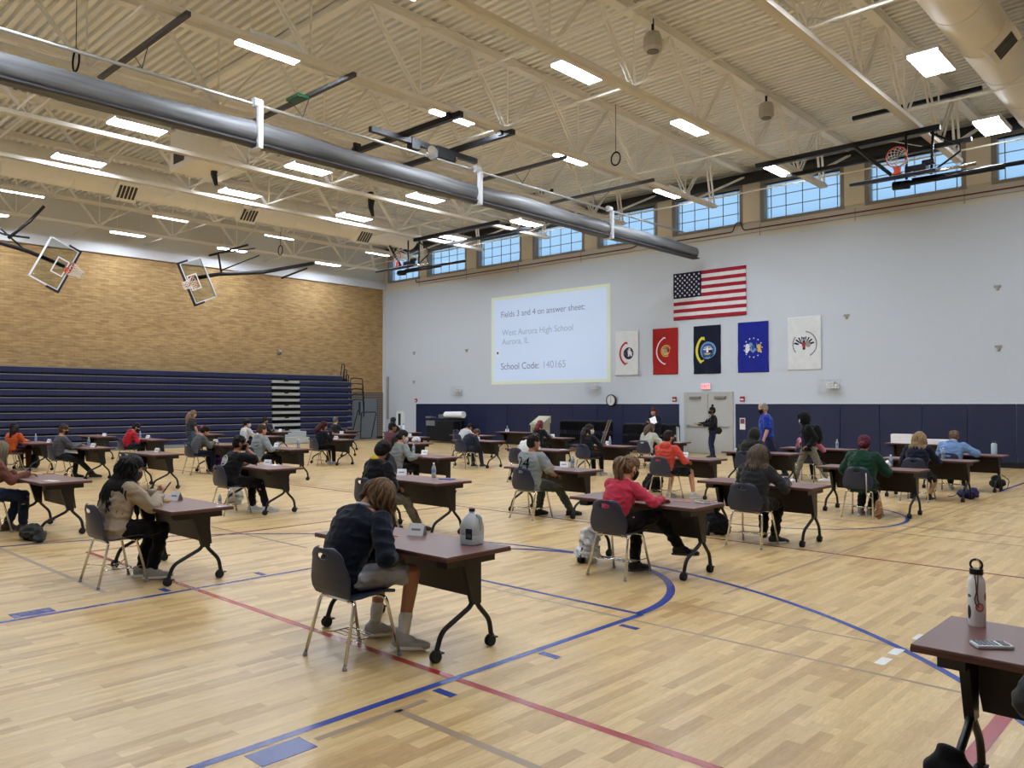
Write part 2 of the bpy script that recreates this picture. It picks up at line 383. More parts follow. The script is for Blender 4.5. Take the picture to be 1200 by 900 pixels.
# red conduit and grey conduits
redp = mat('dark_red_pipe', (110, 40, 42), .5)
m = M(); pts = [(-30.6, 8.0), (-30.6, 7.85), (-17.7, 7.85), (-17.3, 7.95), (-17.2, 8.1), (-16.9, 8.1), (-16.8, 7.95), (-16.3, 7.85), (-13.4, 7.85), (-13.3, 8.15), (-13.1, 8.15), (-13.0, 7.85), (6, 7.85)]
m.tube(arcpts([(x, WY-.06, z) for x, z in pts], .1, 3), .022, 6)
o = m.build('conduit_pipe', redp, smooth=True); tag(o, 'dark red conduit pipe running along the top of the white wall below the windows', 'pipe')
m = M()
for x in (-30.4, -27, -23.7, -20.2, -12.4, -9.2, -6.1, -2.5): m.tube([(x, WY-.04, 7.6), (x, WY-.04, 8.0)], .012, 5)
m.tube([(-30.3, WY-.05, 7.72), (6, WY-.05, 7.72)], .012, 5)
o = m.build('conduit_pipe', frame_grey, smooth=True); tag(o, 'thin grey conduit with short uprights on the wall below the windows', 'pipe')
# black band under the roof edge, drawn as a wide round tube
o = M().tube([(WX+.2, WY-.35, 9.55), (6, WY-.35, 9.55)], .19, 12).build('roof_edge_band', mat('black_band', (22, 22, 24), .6), smooth=True); tag(o, 'thick black band running under the roof edge above the windows', 'pipe')

# ------------------------------------------------------------------ roof trusses
TX = [-5.63-3.57*k for k in range(8)]+[-2.06, 1.5, 5.0]
ZB = 8.15; ZT = 9.74; TY = 23.35
def truss():
    t = thing('roof_truss', '', 'roof truss')
    M().box((-.09, -2.9, ZB), (-.015, TY, ZB+.10)).box((.015, -2.9, ZB), (.09, TY, ZB+.10)).box((-.09, -2.9, ZB), (.09, TY, ZB+.012)).build('bottom_chord', steel_paint, t)
    M().box((-.11, -2.9, ZT), (.11, WY, ZT+.14)).box((-.14, -2.9, ZT+.14), (.14, WY, ZT+.17)).build('top_chord', steel_paint, t)
    w = M(); k = 0; y = 12.2-2.67*5
    tops = []
    while y < 23.5: tops.append(y); y += 2.67
    for ty in tops:
        for s in (-1, 1):
            by = ty+s*1.335
            if -2.8 < by < TY:
                for xx in (-.045, .045): w.tube([(xx, ty+s*.05, ZT), (xx, by-s*.05, ZB+.1)], .028, 5)
    y = tops[0]+1.335
    while y < TY:
        w.tube([(0, y, ZB+.1), (0, y, ZT)], .022, 5); y += 2.67
    w.tube([(-.045, 22.21, ZB+.1), (-.045, WY-.1, ZT)], .03, 5); w.tube([(.045, 22.21, ZB+.1), (.045, WY-.1, ZT)], .03, 5)
    for xx in (-.06, .06): w.tube([(xx, TY-.15, ZB+.1), (xx, 22.9, ZT)], .035, 5)
    w.build('truss_web', steel_paint, t); return t
tt = truss(); names = ['fourth from the right end of the frame']
for i, x in enumerate(TX):
    o = tt if i == 0 else dup(tt, (x, 0, 0))
    o.location = (x, 0, 0)
    nm = ['whose end meets the wall left of the rightmost basketball hoop', 'ending above the window just right of the national flag', 'ending above the window over the national flag', 'passing just above the rolled grey curtain', 'first to the left of the rolled grey curtain', 'second to the left of the rolled grey curtain',
          'second from the brick wall', 'nearest the brick wall', 'beside the large round duct at upper right', 'just past the right edge of the picture', 'furthest right beyond the large duct'][i]
    o['label'] = 'cream painted steel roof truss '+nm; o['group'] = 'roof trusses'
    if i >= 9: pass
# bridging rods across trusses
for j, y in enumerate((5.3, 10.8, 13.45, 18.8, 22.7)):
    m = M(); m.tube([(WX+.2, y, ZB+.14), (6, y, ZB+.14)], .025, 6)
    for x in TX[:7]+[TX[8]]:
        m.tube([(x, y, ZB+.16), (x-3.5, y, ZT-.02)], .012, 4); 
    o = m.build('bridging_rod', steel_paint, smooth=True)
    tag(o, 'cream steel bridging rod with cross braces between trusses, '+['over the near rows of tables', 'over the second row of ceiling lights', 'across the middle of the roof', 'in front of the folded basketball hoops', 'nearest the high windows'][j], 'roof brace', 'roof bridging rods')
# beams at deck level along X
o = M().box((WX, 9.2, ZT+.02), (6, 9.34, ZT+.16)).build('roof_beam', steel_paint); tag(o, 'cream steel beam crossing under the roof deck', 'beam')

# ------------------------------------------------------------------ ceiling lights
lens_m = mat('light_lens', (233, 242, 255), .5, emis=78); hous = mat('light_housing_white', (225, 225, 225), .4)
def light():
    t = thing('ceiling_light', '', 'ceiling light')
    M().box((-.29, -.62, .02), (.29, .62, .09)).box((-.29, -.62, -.03), (-.265, .62, .02)).box((.265, -.62, -.03), (.29, .62, .02)).build('housing', hous, t, bevel=.004)
    M().box((-.26, -.6, -.012), (-.02, .6, .018)).build('lens', lens_m, t); M().box((.02, -.6, -.012), (.26, .6, .018)).build('lens', lens_m, t)
    M().tube([(0, -.45, .09), (0, -.45, ZT-8.37)], .006, 4).build('hanger', steel_paint, t); M().tube([(0, .45, .09), (0, .45, ZT-8.37)], .006, 4).build('hanger', steel_paint, t)
    return t
L0 = light(); first = True; ZL = 8.34
colx = {-.3: 'far right column', -4.45: 'right-hand column', -9.60: 'second column from the right', -13.17: 'third column from the right', -19.2: 'first column left of the rolled curtain', -23.0: 'second column left of the rolled curtain', -27.75: 'second column from the brick wall', -31.6: 'column nearest the brick wall'}
rowy = {3.0: 'over the viewer', 7.65: 'in the nearest lit row', 12.3: 'in the second row', 16.6: 'in the third row', 21.4: 'in the row nearest the windows'}
for x, cn in colx.items():
    for y, rn_ in rowy.items():
        o = L0 if first else dup(L0, (x, y, ZL)); first = False
        o.location = (x, y, ZL); o['label'] = 'bright ceiling light, %s, %s' % (cn, rn_); o['group'] = 'ceiling lights'
        o['category'] = 'ceiling light'

# ------------------------------------------------------------------ ducts
def duct(x, z, r, y0, y1, label, outs):
    t = thing('air_duct', label, 'air duct', (x, 0, z))
    m = M(); m.tube([(0, y0, 0), (0, y1, 0)], r, 28); 
    y = y0+1
    m.build('duct_body', duct_m, t, smooth=True, auto=True)
    while y < y1: M().tube([(0, y, 0), (0, y+.04, 0)], r+.012, 28).build('duct_seam', duct_m, t, smooth=True, auto=True); y += 1.83
    for (yy, sx, k) in outs:
        fr = Matrix.Translation((0, yy, 0)) @ Matrix.Rotation(math.radians(-45*sx), 4, 'Y')
        a = M(); a.box((-.3*k, -.32, -r-.12), (.3*k, .32, -r*.6), fr); q = a.build('duct_outlet', duct_m, t)
        g = M()
        for i in range(5): g.box((-.2*k, -.26+i*.11, -r-.135), (.2*k, -.19+i*.11, -r-.12), fr)
        g.build('grille', mat('dark_grille', (60, 56, 50), .6), q)
    return t
duct(-3.75, 8.95, .47, -2, WY-1.5, 'large round cream air duct at the upper right under the roof', [(17.2, 1, 1)])
duct(-25.3, 8.62, .5, -2, 21, 'long round cream air duct with square outlets on the left under the roof', [(9.6, 1, 1.1), (18.4, 1, 1.1), (13.6, 1, 1.1)])
t = thing('air_handler_box', 'boxy cream ceiling air unit above the left hand air duct', 'air unit', (-21.7, 10.6, 8.75))
M().box((-.8, -.75, -.35), (.8, .75, .75)).build('casing', duct_m, t, bevel=.02); M().tube([(.8, 0, .3), (1.6, .2, .3)], .14, 12).build('supply_pipe', duct_m, t, smooth=True)
M().box((-.55, -.76, -.2), (.1, -.75, .1)).build('louvre', mat('dark_grille', (60, 56, 50), .6), t)
# ceiling loudspeakers
def cspk(x, y, label):
    t = thing('ceiling_speaker', label, 'speaker', (x, y, 9.35)); M().lathe([(.05, .22), (.15, .2), (.2, .08), (.2, -.12), (.15, -.18)], 8).build('speaker_body', mat('speaker_beige', (186, 182, 172), .6), t)
    M().lathe([(.13, -.2), (.13, -.18)], 8).build('speaker_grille', mat('speaker_grey', (110, 104, 96), .6), t); M().tube([(0, 0, .2), (0, 0, .5)], .03, 8).build('mount', black_m, t)
sp1 = on_z(898, 130, 9.35); sp2 = on_z(765, 50, 9.35)
cspk(sp1.x, sp1.y, 'beige round loudspeaker hanging under the roof to the right'); cspk(sp2.x, sp2.y, 'beige round loudspeaker hanging under the roof at top centre')

# ------------------------------------------------------------------ rolled divider curtain
RX, RZ = -14.4, 7.1
t = thing('divider_curtain', 'long rolled grey gym divider curtain hanging on its tube across the ceiling', 'curtain', (RX, 0, RZ))
cur, nt, b = nodes('grey_mesh_curtain', .5); b.inputs['Base Color'].default_value = rgb((86, 86, 92)); b.inputs['Metallic'].default_value = 0
tc = N(nt, 'ShaderNodeTexCoord'); wv = N(nt, 'ShaderNodeTexNoise'); mp = N(nt, 'ShaderNodeMapping'); mp.inputs['Scale'].default_value = (9, .5, 9)
nt.links.new(tc.outputs['Object'], mp.inputs[0]); nt.links.new(mp.outputs[0], wv.inputs['Vector']); wv.inputs['Scale'].default_value = 1.2
rr = ramp(nt, [(.35, (76, 77, 78)), (.6, (106, 107, 109))]); nt.links.new(wv.outputs['Fac'], rr.inputs[0]); nt.links.new(rr.outputs[0], b.inputs['Base Color'])
m = M(); pts = []; rs = []
for i in range(61):
    y = -2.5+27.3*i/60; pts.append((0, y, .02*math.sin(y*.9))); rs.append(.25+.012*math.sin(y*1.7)+.008*math.sin(y*4.1)-(.03 if y > 22 else 0))
m.tube(pts, rs, 24); m.build('curtain_roll', cur, t, smooth=True, auto=True)
M().box((-.02, -2.5, -.235), (.24, 24.8, -.20)).build('bottom_batten', mat('dark_curtain_edge', (52, 52, 58), .6), t)
M().tube([(.1, -2.5, .58), (.1, 24.0, .58)], .032, 10).build('drive_tube', mat('tube_aluminium', (190, 190, 186), .3, metal=.6), t, smooth=True)
for y in (2.0, 7.95, 14.0, 19.6):
    q = M(); q.box((.20, y-.05, -.30), (.30, y+.05, .50)); q.box((-.05, y-.05, -.32), (.3, y+.05, -.28)); q.lathe([(.09, -.09), (.09, .09)], 14, (.15, y, .6), Matrix.Rotation(math.pi/2, 3, 'X'))
    q.build('strap', beam_white, t, bevel=.005)
black_beams = lambda x0, x1, y, z, r, label: tag(M().box((x0, y-r, z-r), (x1, y+r, z+r)).box((x0+.3, y-r*1.6, z-.02), (x0+.42, y+r*1.6, z+.2)).box((x1-.42, y-r*1.6, z-.02), (x1-.3, y+r*1.6, z+.2)).build('support_beam', black_m, bevel=.004), label, 'beam', 'beams carrying the curtain')
black_beams(-16.6, -12.45, 11.75, 8.06, .06, 'black beam clamped under two trusses, nearer of the pair carrying the curtain motor')
black_beams(-16.9, -12.4, 13.35, 8.06, .06, 'black beam clamped under two trusses, farther of the pair carrying the curtain motor')
dk = mat('dark_grey_steel', (70, 70, 72), .5)
for x0, x1, y, lb in ((-16.3, -12.5, 5.75, 'dark grey beam crossing above the curtain at upper left'), (-16.3, -12.5, 9.0, 'dark grey beam with a green label plate above the curtain'), (-15.9, -12.8, 15.75, 'thin dark grey beam above the curtain just beyond the motor'), (-16.1, -12.3, 19.05, 'thin dark grey beam above the curtain nearest the windows')):
    o = tag(M().box((x0, y-.04, 8.06), (x1, y+.04, 8.14)).tube([((x0+x1)/2-.25, y, 8.06), (RX+.1, y, 7.72)], .01, 4).tube([((x0+x1)/2+.35, y, 8.06), (RX+.1, y, 7.72)], .01, 4).build('support_beam', dk), lb, 'beam', 'beams carrying the curtain')
    if 'green' in lb: M().box((-14.45, y-.3, 8.0), (-14.0, y-.05, 8.06)).build('label_plate', mat('green_plate', (40, 84, 60), .5), o)
t = thing('curtain_motor', 'black motor and pulleys hanging on a bar above the rolled curtain', 'motor', (-14.35, 12.45, 7.93))
M().box((-.06, -1.7, -.06), (.06, 1.6, .06)).build('motor_bar', black_m, t)
M().tube([(0, -.7, 0), (0, -.7, .12)], .04, 8).build('hanger', black_m, t); M().tube([(0, .9, 0), (0, .9, .12)], .04, 8).build('hanger', black_m, t)
M().box((-.1, .2, -.22), (.12, .75, .06)).tube([(0, .3, -.05), (0, .7, -.05)], .13, 14).build('motor_body', black_m, t, bevel=.01); M().box((-.12, -.55, -.18), (.08, -.3, .08)).build('gear_box', black_m, t, bevel=.01)
M().lathe([(.03, -.02), (.17, -.02), (.17, .02), (.03, .02)], 20, (.1, .05, -.16), Matrix.Rotation(math.pi/2, 3, 'Y')).build('pulley_wheel', chrome, t)
M().lathe([(.03, -.02), (.1, -.02), (.1, .02), (.03, .02)], 16, (.0, .85, -.14), Matrix.Rotation(math.pi/2, 3, 'X')).build('pulley_wheel', chrome, t)
# hanging cable coils and bundles
def coil(x, y, z, r, drop, label, mt=black_m):
    m = M(); m.tube([(x+r*math.cos(a/20*2*math.pi), y, z+r*1.2*math.sin(a/20*2*math.pi)) for a in range(41)], .018, 6)
    m.tube([(x, y, z+r), (x, y, z+drop)], .008, 5); tag(m.build('cable_coil', mt, smooth=True), label, 'cable', 'hanging cable coils')
q0 = on_z(89, 71, 8.2)
coil(q0.x, q0.y, 8.2, .17, 1.2, 'black cable coil hanging above the curtain at upper left')
coil(-9.6+.1-1.5, 15.4, 7.6, .13, 1.3, 'small dark cable coil hanging from the roof at centre')
coil(-26.9, 16.0, 7.6, .15, .7, 'small dark cable coil hanging left of centre below the duct')
for p, lb in (((250, 205), 'black cable bundle hanging under the left hand trusses'), ((434, 243), 'black cable bundle hanging beside the ceiling lights left of the curtain')):
    q = on_z(p[0], p[1], 8.3); m = M(); m.tube([q+V((0, 0, .5)), q+V((.02, .03, .25)), q+V((.03, 0, 0)), q+V((.08, .05, -.3))], [.10, .12, .09, .05], 8)
    tag(m.build('cable_bundle', black_m, smooth=True), lb, 'cable')
m = M()
for k in range(3): m.tube([on_z(905+k*4, -4, 8.6), on_z(945, 22+k*2, 8.6), on_z(985, 20+k*3, 8.6), on_z(1035, 0+k*2, 8.6), on_z(1060, -20, 8.6)], .013, 5)
tag(m.build('hanging_cable', mat('white_cable', (220, 220, 214), .5), smooth=True), 'white looped cables hanging under the roof at top right', 'cable')

# ------------------------------------------------------------------ basketball units
orange = mat('orange_rim', (206, 74, 44), .4); net_m = mat('white_net', (225, 222, 215), .8); glassb = mat('backboard_glass', (225, 235, 235), .05, trans=1, ior=1.05); padm = mat('navy_edge_pad', (22, 24, 44), .6); whitef = mat('white_frame', (220, 222, 225), .4)
def hoop(m_rim, m_net, m_br, fr):
    """rim centre at origin of fr, plane xy, board towards -y"""
    R = .23
    m_rim.tube([fr @ V((R*math.cos(a/24*2*math.pi), R*math.sin(a/24*2*math.pi), 0)) for a in range(25)], .011, 6)
    m_br.box((-.09, -.40, -.10), (.09, -.36, .04), fr); m_br.box((-.06, -.38, -.02), (.06, -R, .0), fr); m_br.tube([fr @ V((-.05, -.37, -.09)), fr @ V((-.08, -.22, 0))], .01, 5); m_br.tube([fr @ V((.05, -.37, -.09)), fr @ V((.08, -.22, 0))], .01, 5)
    for k in range(12):
        for s in (1, -1):
            pts = []
            for j in range(7):
                a = (k+s*j*.5)/12*2*math.pi; r = R*(1-.42*math.sin(j/6*math.pi/2)); pts.append(fr @ V((r*math.cos(a), r*math.sin(a), -.07*j)))
            m_net.tube(pts, .006, 4)
def wallboard(name, label, c, w, up, nrm, W, Hh, mast):
    """glass board centred c; w width dir; up; nrm faces court"""
    t = thing(name, label, 'basketball hoop', c); fr = fr4((0, 0, 0), w, nrm, up)
    M().box((-W/2, -.01, -Hh/2), (W/2, .01, Hh/2), fr).build('glass_board', glassb, t)
    m = M(); e = .05
    m.box((-W/2, -.03, -Hh/2), (-W/2+e, .03, Hh/2), fr); m.box((W/2-e, -.03, -Hh/2), (W/2, .03, Hh/2), fr); m.box((-W/2, -.03, Hh/2-e), (W/2, .03, Hh/2), fr); m.box((-W/2, -.03, -Hh/2), (W/2, .03, -Hh/2+e), fr); m.build('board_frame', whitef, t)
    m = M(); m.box((-W/2-.04, -.04, -Hh/2-.05), (W/2+.04, .04, -Hh/2+.02), fr); m.box((-W/2-.05, -.04, -Hh/2-.05), (-W/2+.02, .04, -Hh/2+.38), fr); m.box((W/2-.02, -.04, -Hh/2-.05), (W/2+.05, .04, -Hh/2+.38), fr); m.build('edge_padding', padm, t, bevel=.01)
    m = M(); a, bb, z0, z1 = -.29, .29, -Hh/2+.1, -Hh/2+.5
    for bx in ((a, z0, a+.04, z1), (bb-.04, z0, bb, z1), (a, z0, bb, z0+.04), (a, z1-.04, bb, z1)): m.box((bx[0], .011, bx[1]), (bx[2], .016, bx[3]), fr)
    m.build('target_square', whitef, t)
    r = M(); n_ = M(); br = M(); hf = fr @ Matrix.Translation((0, .40, -Hh/2+.10)); hoop(r, n_, br, hf)
    r.build('rim', orange, t, smooth=True); n_.build('net', net_m, t); br.build('rim_bracket', orange, t)
    m = M()
    for pts, rr in mast: m.tube([V(p)-V(c) for p in pts], rr, 8)
    m.build('mast', black_m, t, smooth=True); return t
def nv(y, z):
    v = V((0, y, z)); v.normalize(); return v
c1 = (-29, 8.9, 6.43); 
wallboard('basketball_backboard', 'swung-up glass basketball backboard at far left in front of the brick wall', c1, nv(-.43, -.90), nv(-.90, .43), V((1, 0, 0)), 1.55, .98,
    [([(-29.15, 9.25, 6.40), (-29.15, 8.2, 6.75), (-29.15, 7.0, 7.0), (-29.15, 4.5, 7.35)], .07), ([(-29.15, 8.2, 7.2), (-29.15, 7.5, 7.2), (-29.15, 5, 7.9)], .035), ([(-29.15, 7.6, 7.1), (-29.1, 8.2, 7.75), (-29.1, 8.6, 8.3)], .05), ([(-29.15, 8.0, 6.85), (-29.15, 7.4, 7.35), (-29.15, 6.9, 7.6)], .03)])
c2 = (-29, 13.8, 6.42)
wallboard('basketball_backboard', 'swung-up glass basketball backboard second from left before the brick wall', c2, nv(.41, -.91), nv(.91, .41), V((1, 0, 0)), 1.6, .93,
    [([(-29.15, 13.5, 6.45), (-29.15, 14.67, 6.78), (-29.15, 16.6, 7.1), (-29.15, 18.9, 7.75)], .075), ([(-29.15, 14.8, 6.85), (-29.15, 14.67, 7.55), (-29.15, 14.3, 7.45), (-29.15, 15.9, 8.1)], .04), ([(-29.15, 14.8, 6.95), (-29.15, 16.4, 7.75)], .025), ([(-29.15, 14.7, 7.6), (-29.15, 16.2, 8.0)], .025), ([(-29.15, 17.4, 6.95), (-29.15, 18.6, 7.5)], .04)])
# horizontal, ceiling-folded units before the windows
def folded(bx, b0, b1, label, sgn=1):
    t = thing('folded_basketball_hoop', label, 'basketball hoop', (bx, 19.3, 7.0))
    tf = Matrix.Rotation(math.radians(13), 4, 'X')
    M().box((-.92, -.40, -.045), (.92, .65, .02), tf).build('backboard', padm, t, bevel=.01)
    M().box((-.87, -.34, .02), (.87, .6, .03), tf).build('board_face', whitef, t)
    r = M(); n_ = M(); br = M(); fr = fr4((0.05, -.12, .42), (1, 0, 0), (0, 0, 1), (0, -1, 0)); hoop(r, n_, br, fr)
    r.build('rim', orange, t, smooth=True); n_.build('net', net_m, t); br.build('rim_bracket', orange, t)
    m = M(); m.box((b0-bx, .44, 1.03), (b1-bx, .56, 1.15)); m.box((b0-bx+.2, 1.9, 1.05), (b1-bx+.3, 2.0, 1.15)); m.box((b0-bx+1.6, 3.0, 2.6), (b1-bx+.3, 3.1, 2.7)); m.build('ceiling_beam', black_m, t)
    m = M(); s = sgn
    m.tube([(-1.1*s, .45, 1.05), (-.1*s, .25, .05)], .045, 8); m.tube([(.1, .4, 1.1), (.1, .4, .0)], .03, 8); m.tube([(.65, .5, 1.05), (.6, .5, .05)], .03, 8)
    m.tube([(.6, .5, 1.0), (1.2*s, .5, .6), (1.2*s, .5, .45), (.7*s, .4, .1)], .025, 6); m.build('brace', black_m, t, smooth=True)
    m = M(); m.tube([(.1, .0, -.2), (2.1*s, .3, -.12)], .06, 8); m.tube([(.3*s, .1, -.12), (2.9*s, .8, .02)], .05, 8); m.tube([(-.1*s, .1, -.18), (.25*s, .1, -.2)], .10, 12); m.build('folded_mast', black_m, t, smooth=True)
    m = M(); m.tube([(.3*s, -.1, -.06), (1.6*s, .1, .0)], .035, 8); m.build('chrome_strut', chrome, t, smooth=True)
    M().box((.15, .1, .03), (.6, .35, .22)).tube([(.5, .2, .25), (.75, .2, .25)], .07, 10).build('winch', black_m, t, bevel=.01)
    return t
folded(-5.95, -9.6, -5.15, 'ceiling-folded basketball hoop with orange rim before the windows at right')
folded(-23.95, -23.6, -19.1, 'ceiling-folded basketball hoop before the windows left of the projected slide')
# ================================================================== BLEACHERS
bl_blue, nt, b = nodes('blue_bleacher_plastic', .42); tc = N(nt, 'ShaderNodeTexCoord'); sp = N(nt, 'ShaderNodeSeparateXYZ'); nt.links.new(tc.outputs['Object'], sp.inputs[0])
mo = N(nt, 'ShaderNodeMath', operation='MODULO'); ad = N(nt, 'ShaderNodeMath', operation='ADD'); ad.inputs[1].default_value = 100; nt.links.new(sp.outputs['Y'], ad.inputs[0]); nt.links.new(ad.outputs[0], mo.inputs[0]); mo.inputs[1].default_value = .46
ls = N(nt, 'ShaderNodeMath', operation='LESS_THAN'); ls.inputs[1].default_value = .025; nt.links.new(mo.outputs[0], ls.inputs[0])
mx = N(nt, 'ShaderNodeMix', data_type='RGBA'); mx.inputs[6].default_value = rgb((20, 29, 74)); mx.inputs[7].default_value = rgb((10, 15, 42)); nt.links.new(ls.outputs[0], mx.inputs[0]); nt.links.new(mx.outputs[2], b.inputs['Base Color'])
grey_s = mat('bleacher_grey', (128, 132, 136), .5); dark_s = mat('bleacher_void', (12, 14, 22), .8)
t = thing('bleachers', 'navy blue folded bleachers stacked against the tan brick wall', 'bleachers', (-32.0, 0, 0))
NR = 11; PZ = .278; YA0, YA1, YE = 18.7, 20.15, 23.0
M().box((-1.15, -2.9, 0), (-.28, YE-.1, 3.0)).build('understructure', dark_s, t)
M().box((-.1, -2.9, 0), (-.02, YE, .14)).build('base_board', grey_s, t)
for k in range(NR):
    z = .13+k*PZ; x = -.012*k
    for (a, c) in ((-2.9, YA0), (YA1, YE)) if k < NR-1 else ((-2.9, YE-.5),):
        r = M().box((-.34+x, a, z+.02), (x, c, z+.205)).box((-.34+x, a, z+.0), (x-.03, c, z+.02)).build('bench_row', bl_blue, t, bevel=.012)
        M().box((-.30+x, a, z+.205), (x+.014, c, z+.228)).build('row_edge', grey_s, r)
    if k < NR-1:
        s = M().box((-.3+x, YA0+.03, z+.10), (x+.02, YA1-.03, z+.20)).box((-.3+x, YA0+.03, z+.2), (x+.03, YA1-.03, z+.22)).build('aisle_step', mat('aisle_light_grey', (168, 172, 172), .5), t)
        if k % 2: M().box((x+.02, YA0+.62, z+.18), (x+.05, YA0+.82, z+.26)).build('step_handle', black_m, s)
M().box((-.2, YA0+.2, .02), (.55, YA1+.1, .30)).box((-.2, YA0+.2, .30), (.3, YA1+.1, .55)).build('front_steps', mat('aisle_light_grey', (168, 172, 172), .5), t, bevel=.01)
for k in range(8):
    z = 1.35+k*.26; m = M(); yy = YE+.06
    if k < 5: pts = [(-.15-.03*k, yy, z-.2), (-.15-.03*k, yy, z+.62), (.0-.03*k, yy+.12, z+.66), (.0-.03*k, yy+.62, z+.62), (.0-.03*k, yy+.62, z-.2)]
    else: pts = [(-.35, yy-.35-.12*(k-5), z-.8), (-.35, yy-.2-.12*(k-5), z+.55), (-.35, yy-.05-.12*(k-5), z+.55), (-.35, yy-.1-.12*(k-5), z-.8)]
    m.tube(arcpts(pts, .1, 4), .024, 7); m.build('guard_rail', black_m, t, smooth=True)
m = M(); m.tube(arcpts([(.0, YE-.1, .05), (.1, YE+.25, 1.5), (.1, YE+.35, 1.5)], .1), .025, 7); m.tube(arcpts([(.1, YE+.4, .1), (.1, YE+.45, 1.38), (.1, YE+1.35, 1.38), (.1, YE+1.05, .1), (.1, YE+.4, .1)], .1), .025, 7); m.build('guard_rail', black_m, t, smooth=True)
# ================================================================== WALL ITEMS
def text_mesh(s, size, x=0, z=0, depth=.004, align='LEFT'):
    cu = bpy.data.curves.new('t', 'FONT'); cu.body = s; cu.size = size; cu.extrude = depth/2; cu.align_x = align
    o = bpy.data.objects.new('t', cu); C.objects.link(o); bpy.context.view_layer.update()
    me = bpy.data.meshes.new_from_object(o.evaluated_get(bpy.context.evaluated_depsgraph_get()))
    m = M(); m.add([(v.co.x+x, -v.co.z, v.co.y+z) for v in me.vertices], [tuple(p.vertices) for p in me.polygons])
    bpy.data.objects.remove(o); bpy.data.curves.remove(cu); return m
# projected slide: projector light built as thin boards with their own weak glow
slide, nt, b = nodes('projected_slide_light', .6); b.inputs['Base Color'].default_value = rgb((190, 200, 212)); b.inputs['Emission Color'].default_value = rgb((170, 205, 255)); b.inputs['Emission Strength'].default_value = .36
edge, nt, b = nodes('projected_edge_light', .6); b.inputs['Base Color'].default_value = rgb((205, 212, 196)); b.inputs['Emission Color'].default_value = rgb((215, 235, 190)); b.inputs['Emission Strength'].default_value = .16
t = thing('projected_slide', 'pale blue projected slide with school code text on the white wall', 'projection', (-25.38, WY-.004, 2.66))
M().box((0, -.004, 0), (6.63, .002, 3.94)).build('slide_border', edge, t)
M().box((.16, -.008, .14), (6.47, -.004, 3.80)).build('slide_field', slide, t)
txg = mat('slide_grey_text', (128, 140, 160), .7); txl = mat('slide_pale_text', (166, 184, 200), .7)
for s, z, sz, mt, x in (('Fields 3 and 4 on answer sheet:', 3.0, .375, txg, .6), ('West Aurora High School', 2.18, .385, txl, .68), ('Aurora, IL', 1.78, .385, txl, .68), ('School Code:', .66, .42, txg, .6), ('140165', .66, .44, txl, 3.05)):
    q = text_mesh(s, sz, x, z, .002); q.v = [(p[0], p[1]-.011, p[2]) for p in q.v]; q.build('slide_text', mt, t)
M().box((.3, -.014, 1.28), (.52, -.008, 1.55)).build('slide_icon', mat('white_icon', (235, 238, 240), .5), t); M().box((.36, -.016, 1.36), (.46, -.014, 1.47)).build('slide_icon_mark', mat('dark_icon', (60, 70, 90), .5), t)
# ---- flags
def rip(x, z, W, Hh, ph):
    a = min(1, max(0, -z/Hh))
    return -.03-.012*math.sin(x*9+ph+z*1.5)*(.3+a)-.01*math.sin(z*7+ph)*a-.004*math.sin(x*23+z*9)
def flag(name, label, x0, zt, W, Hh, colf, mats, ph=0, nx=40, nz=40, skew=0):
    t = thing(name, label, 'flag', (x0, WY, zt)); m = M(); vs = []
    P = lambda x, z: (x+skew*(-z/Hh)*.1*math.sin(x/W*3), rip(x, z, W, Hh, ph), z)
    for j in range(nz+1):
        for i in range(nx+1): vs.append(P(W*i/nx, -Hh*j/nz))
    m.v = vs
    for j in range(nz):
        for i in range(nx):
            m.f.append((j*(nx+1)+i, (j+1)*(nx+1)+i, (j+1)*(nx+1)+i+1, j*(nx+1)+i+1)); m.m.append(colf((i+.5)/nx, (j+.5)/nz))
    o = m.build('flag_cloth', mats, t, smooth=True); s = o.modifiers.new('s', 'SOLIDIFY'); s.thickness = .004; s.offset = 1
    return t, P
fred = cloth((176, 40, 58)); fwh = cloth((248, 252, 255)); fnv = cloth((28, 34, 68))
def usc(u, v):
    if u < .4 and v < 7/13: return 2
    return 0 if int(v*13) % 2 == 0 else 1
W_, H_ = 2.92, 1.74
t, P = flag('national_flag', 'stars and stripes national flag high on the white wall', -15.84, 6.63, W_, H_, usc, [fred, fwh, fnv], 0, 60, 52)
m = M()
def star(m, P, cx, cz, r, dy=-.008):
    ps = []
    for k in range(10):
        a = math.pi/2+k*math.pi/5; q = r if k % 2 == 0 else r*.4; p = P(cx+q*math.cos(a), cz+q*math.sin(a)); ps.append((p[0], p[1]+dy, p[2]))
    p = P(cx, cz); m.add(ps+[(p[0], p[1]+dy, p[2])], [(k, (k+1) % 10, 10) for k in range(10)])
for r in range(9):
    for c in range(6 if r % 2 == 0 else 5):
        star(m, P, W_*.4*((c+.5)/6 if r % 2 == 0 else (c+1)/6), -H_*7/13*(r+1)/10, .052)
m.build('stars', mat('star_white', (228, 228, 232), .8), t)
def shape(m, P, pts, dy=-.006, sub=1):
    """flat polygon fan on the cloth"""
    cx = sum(p[0] for p in pts)/len(pts); cz = sum(p[1] for p in pts)/len(pts)
    q = [P(*p) for p in pts]+[P(cx, cz)]; q = [(a[0], a[1]+dy, a[2]) for a in q]; n = len(pts); m.add(q, [(i, (i+1) % n, n) for i in range(n)])
def ring(m, P, cx, cz, r0, r1, a0=0, a1=360, dy=-.006, sx=1, n=28):
    vs = []
    for i in range(n+1):
        a = math.radians(a0+(a1-a0)*i/n)
        for r in (r0, r1): p = P(cx+r*math.cos(a)*sx, cz+r*math.sin(a)); vs.append((p[0], p[1]+dy, p[2]))
    m.add(vs, [(2*i, 2*i+1, 2*i+3, 2*i+2) for i in range(n)])
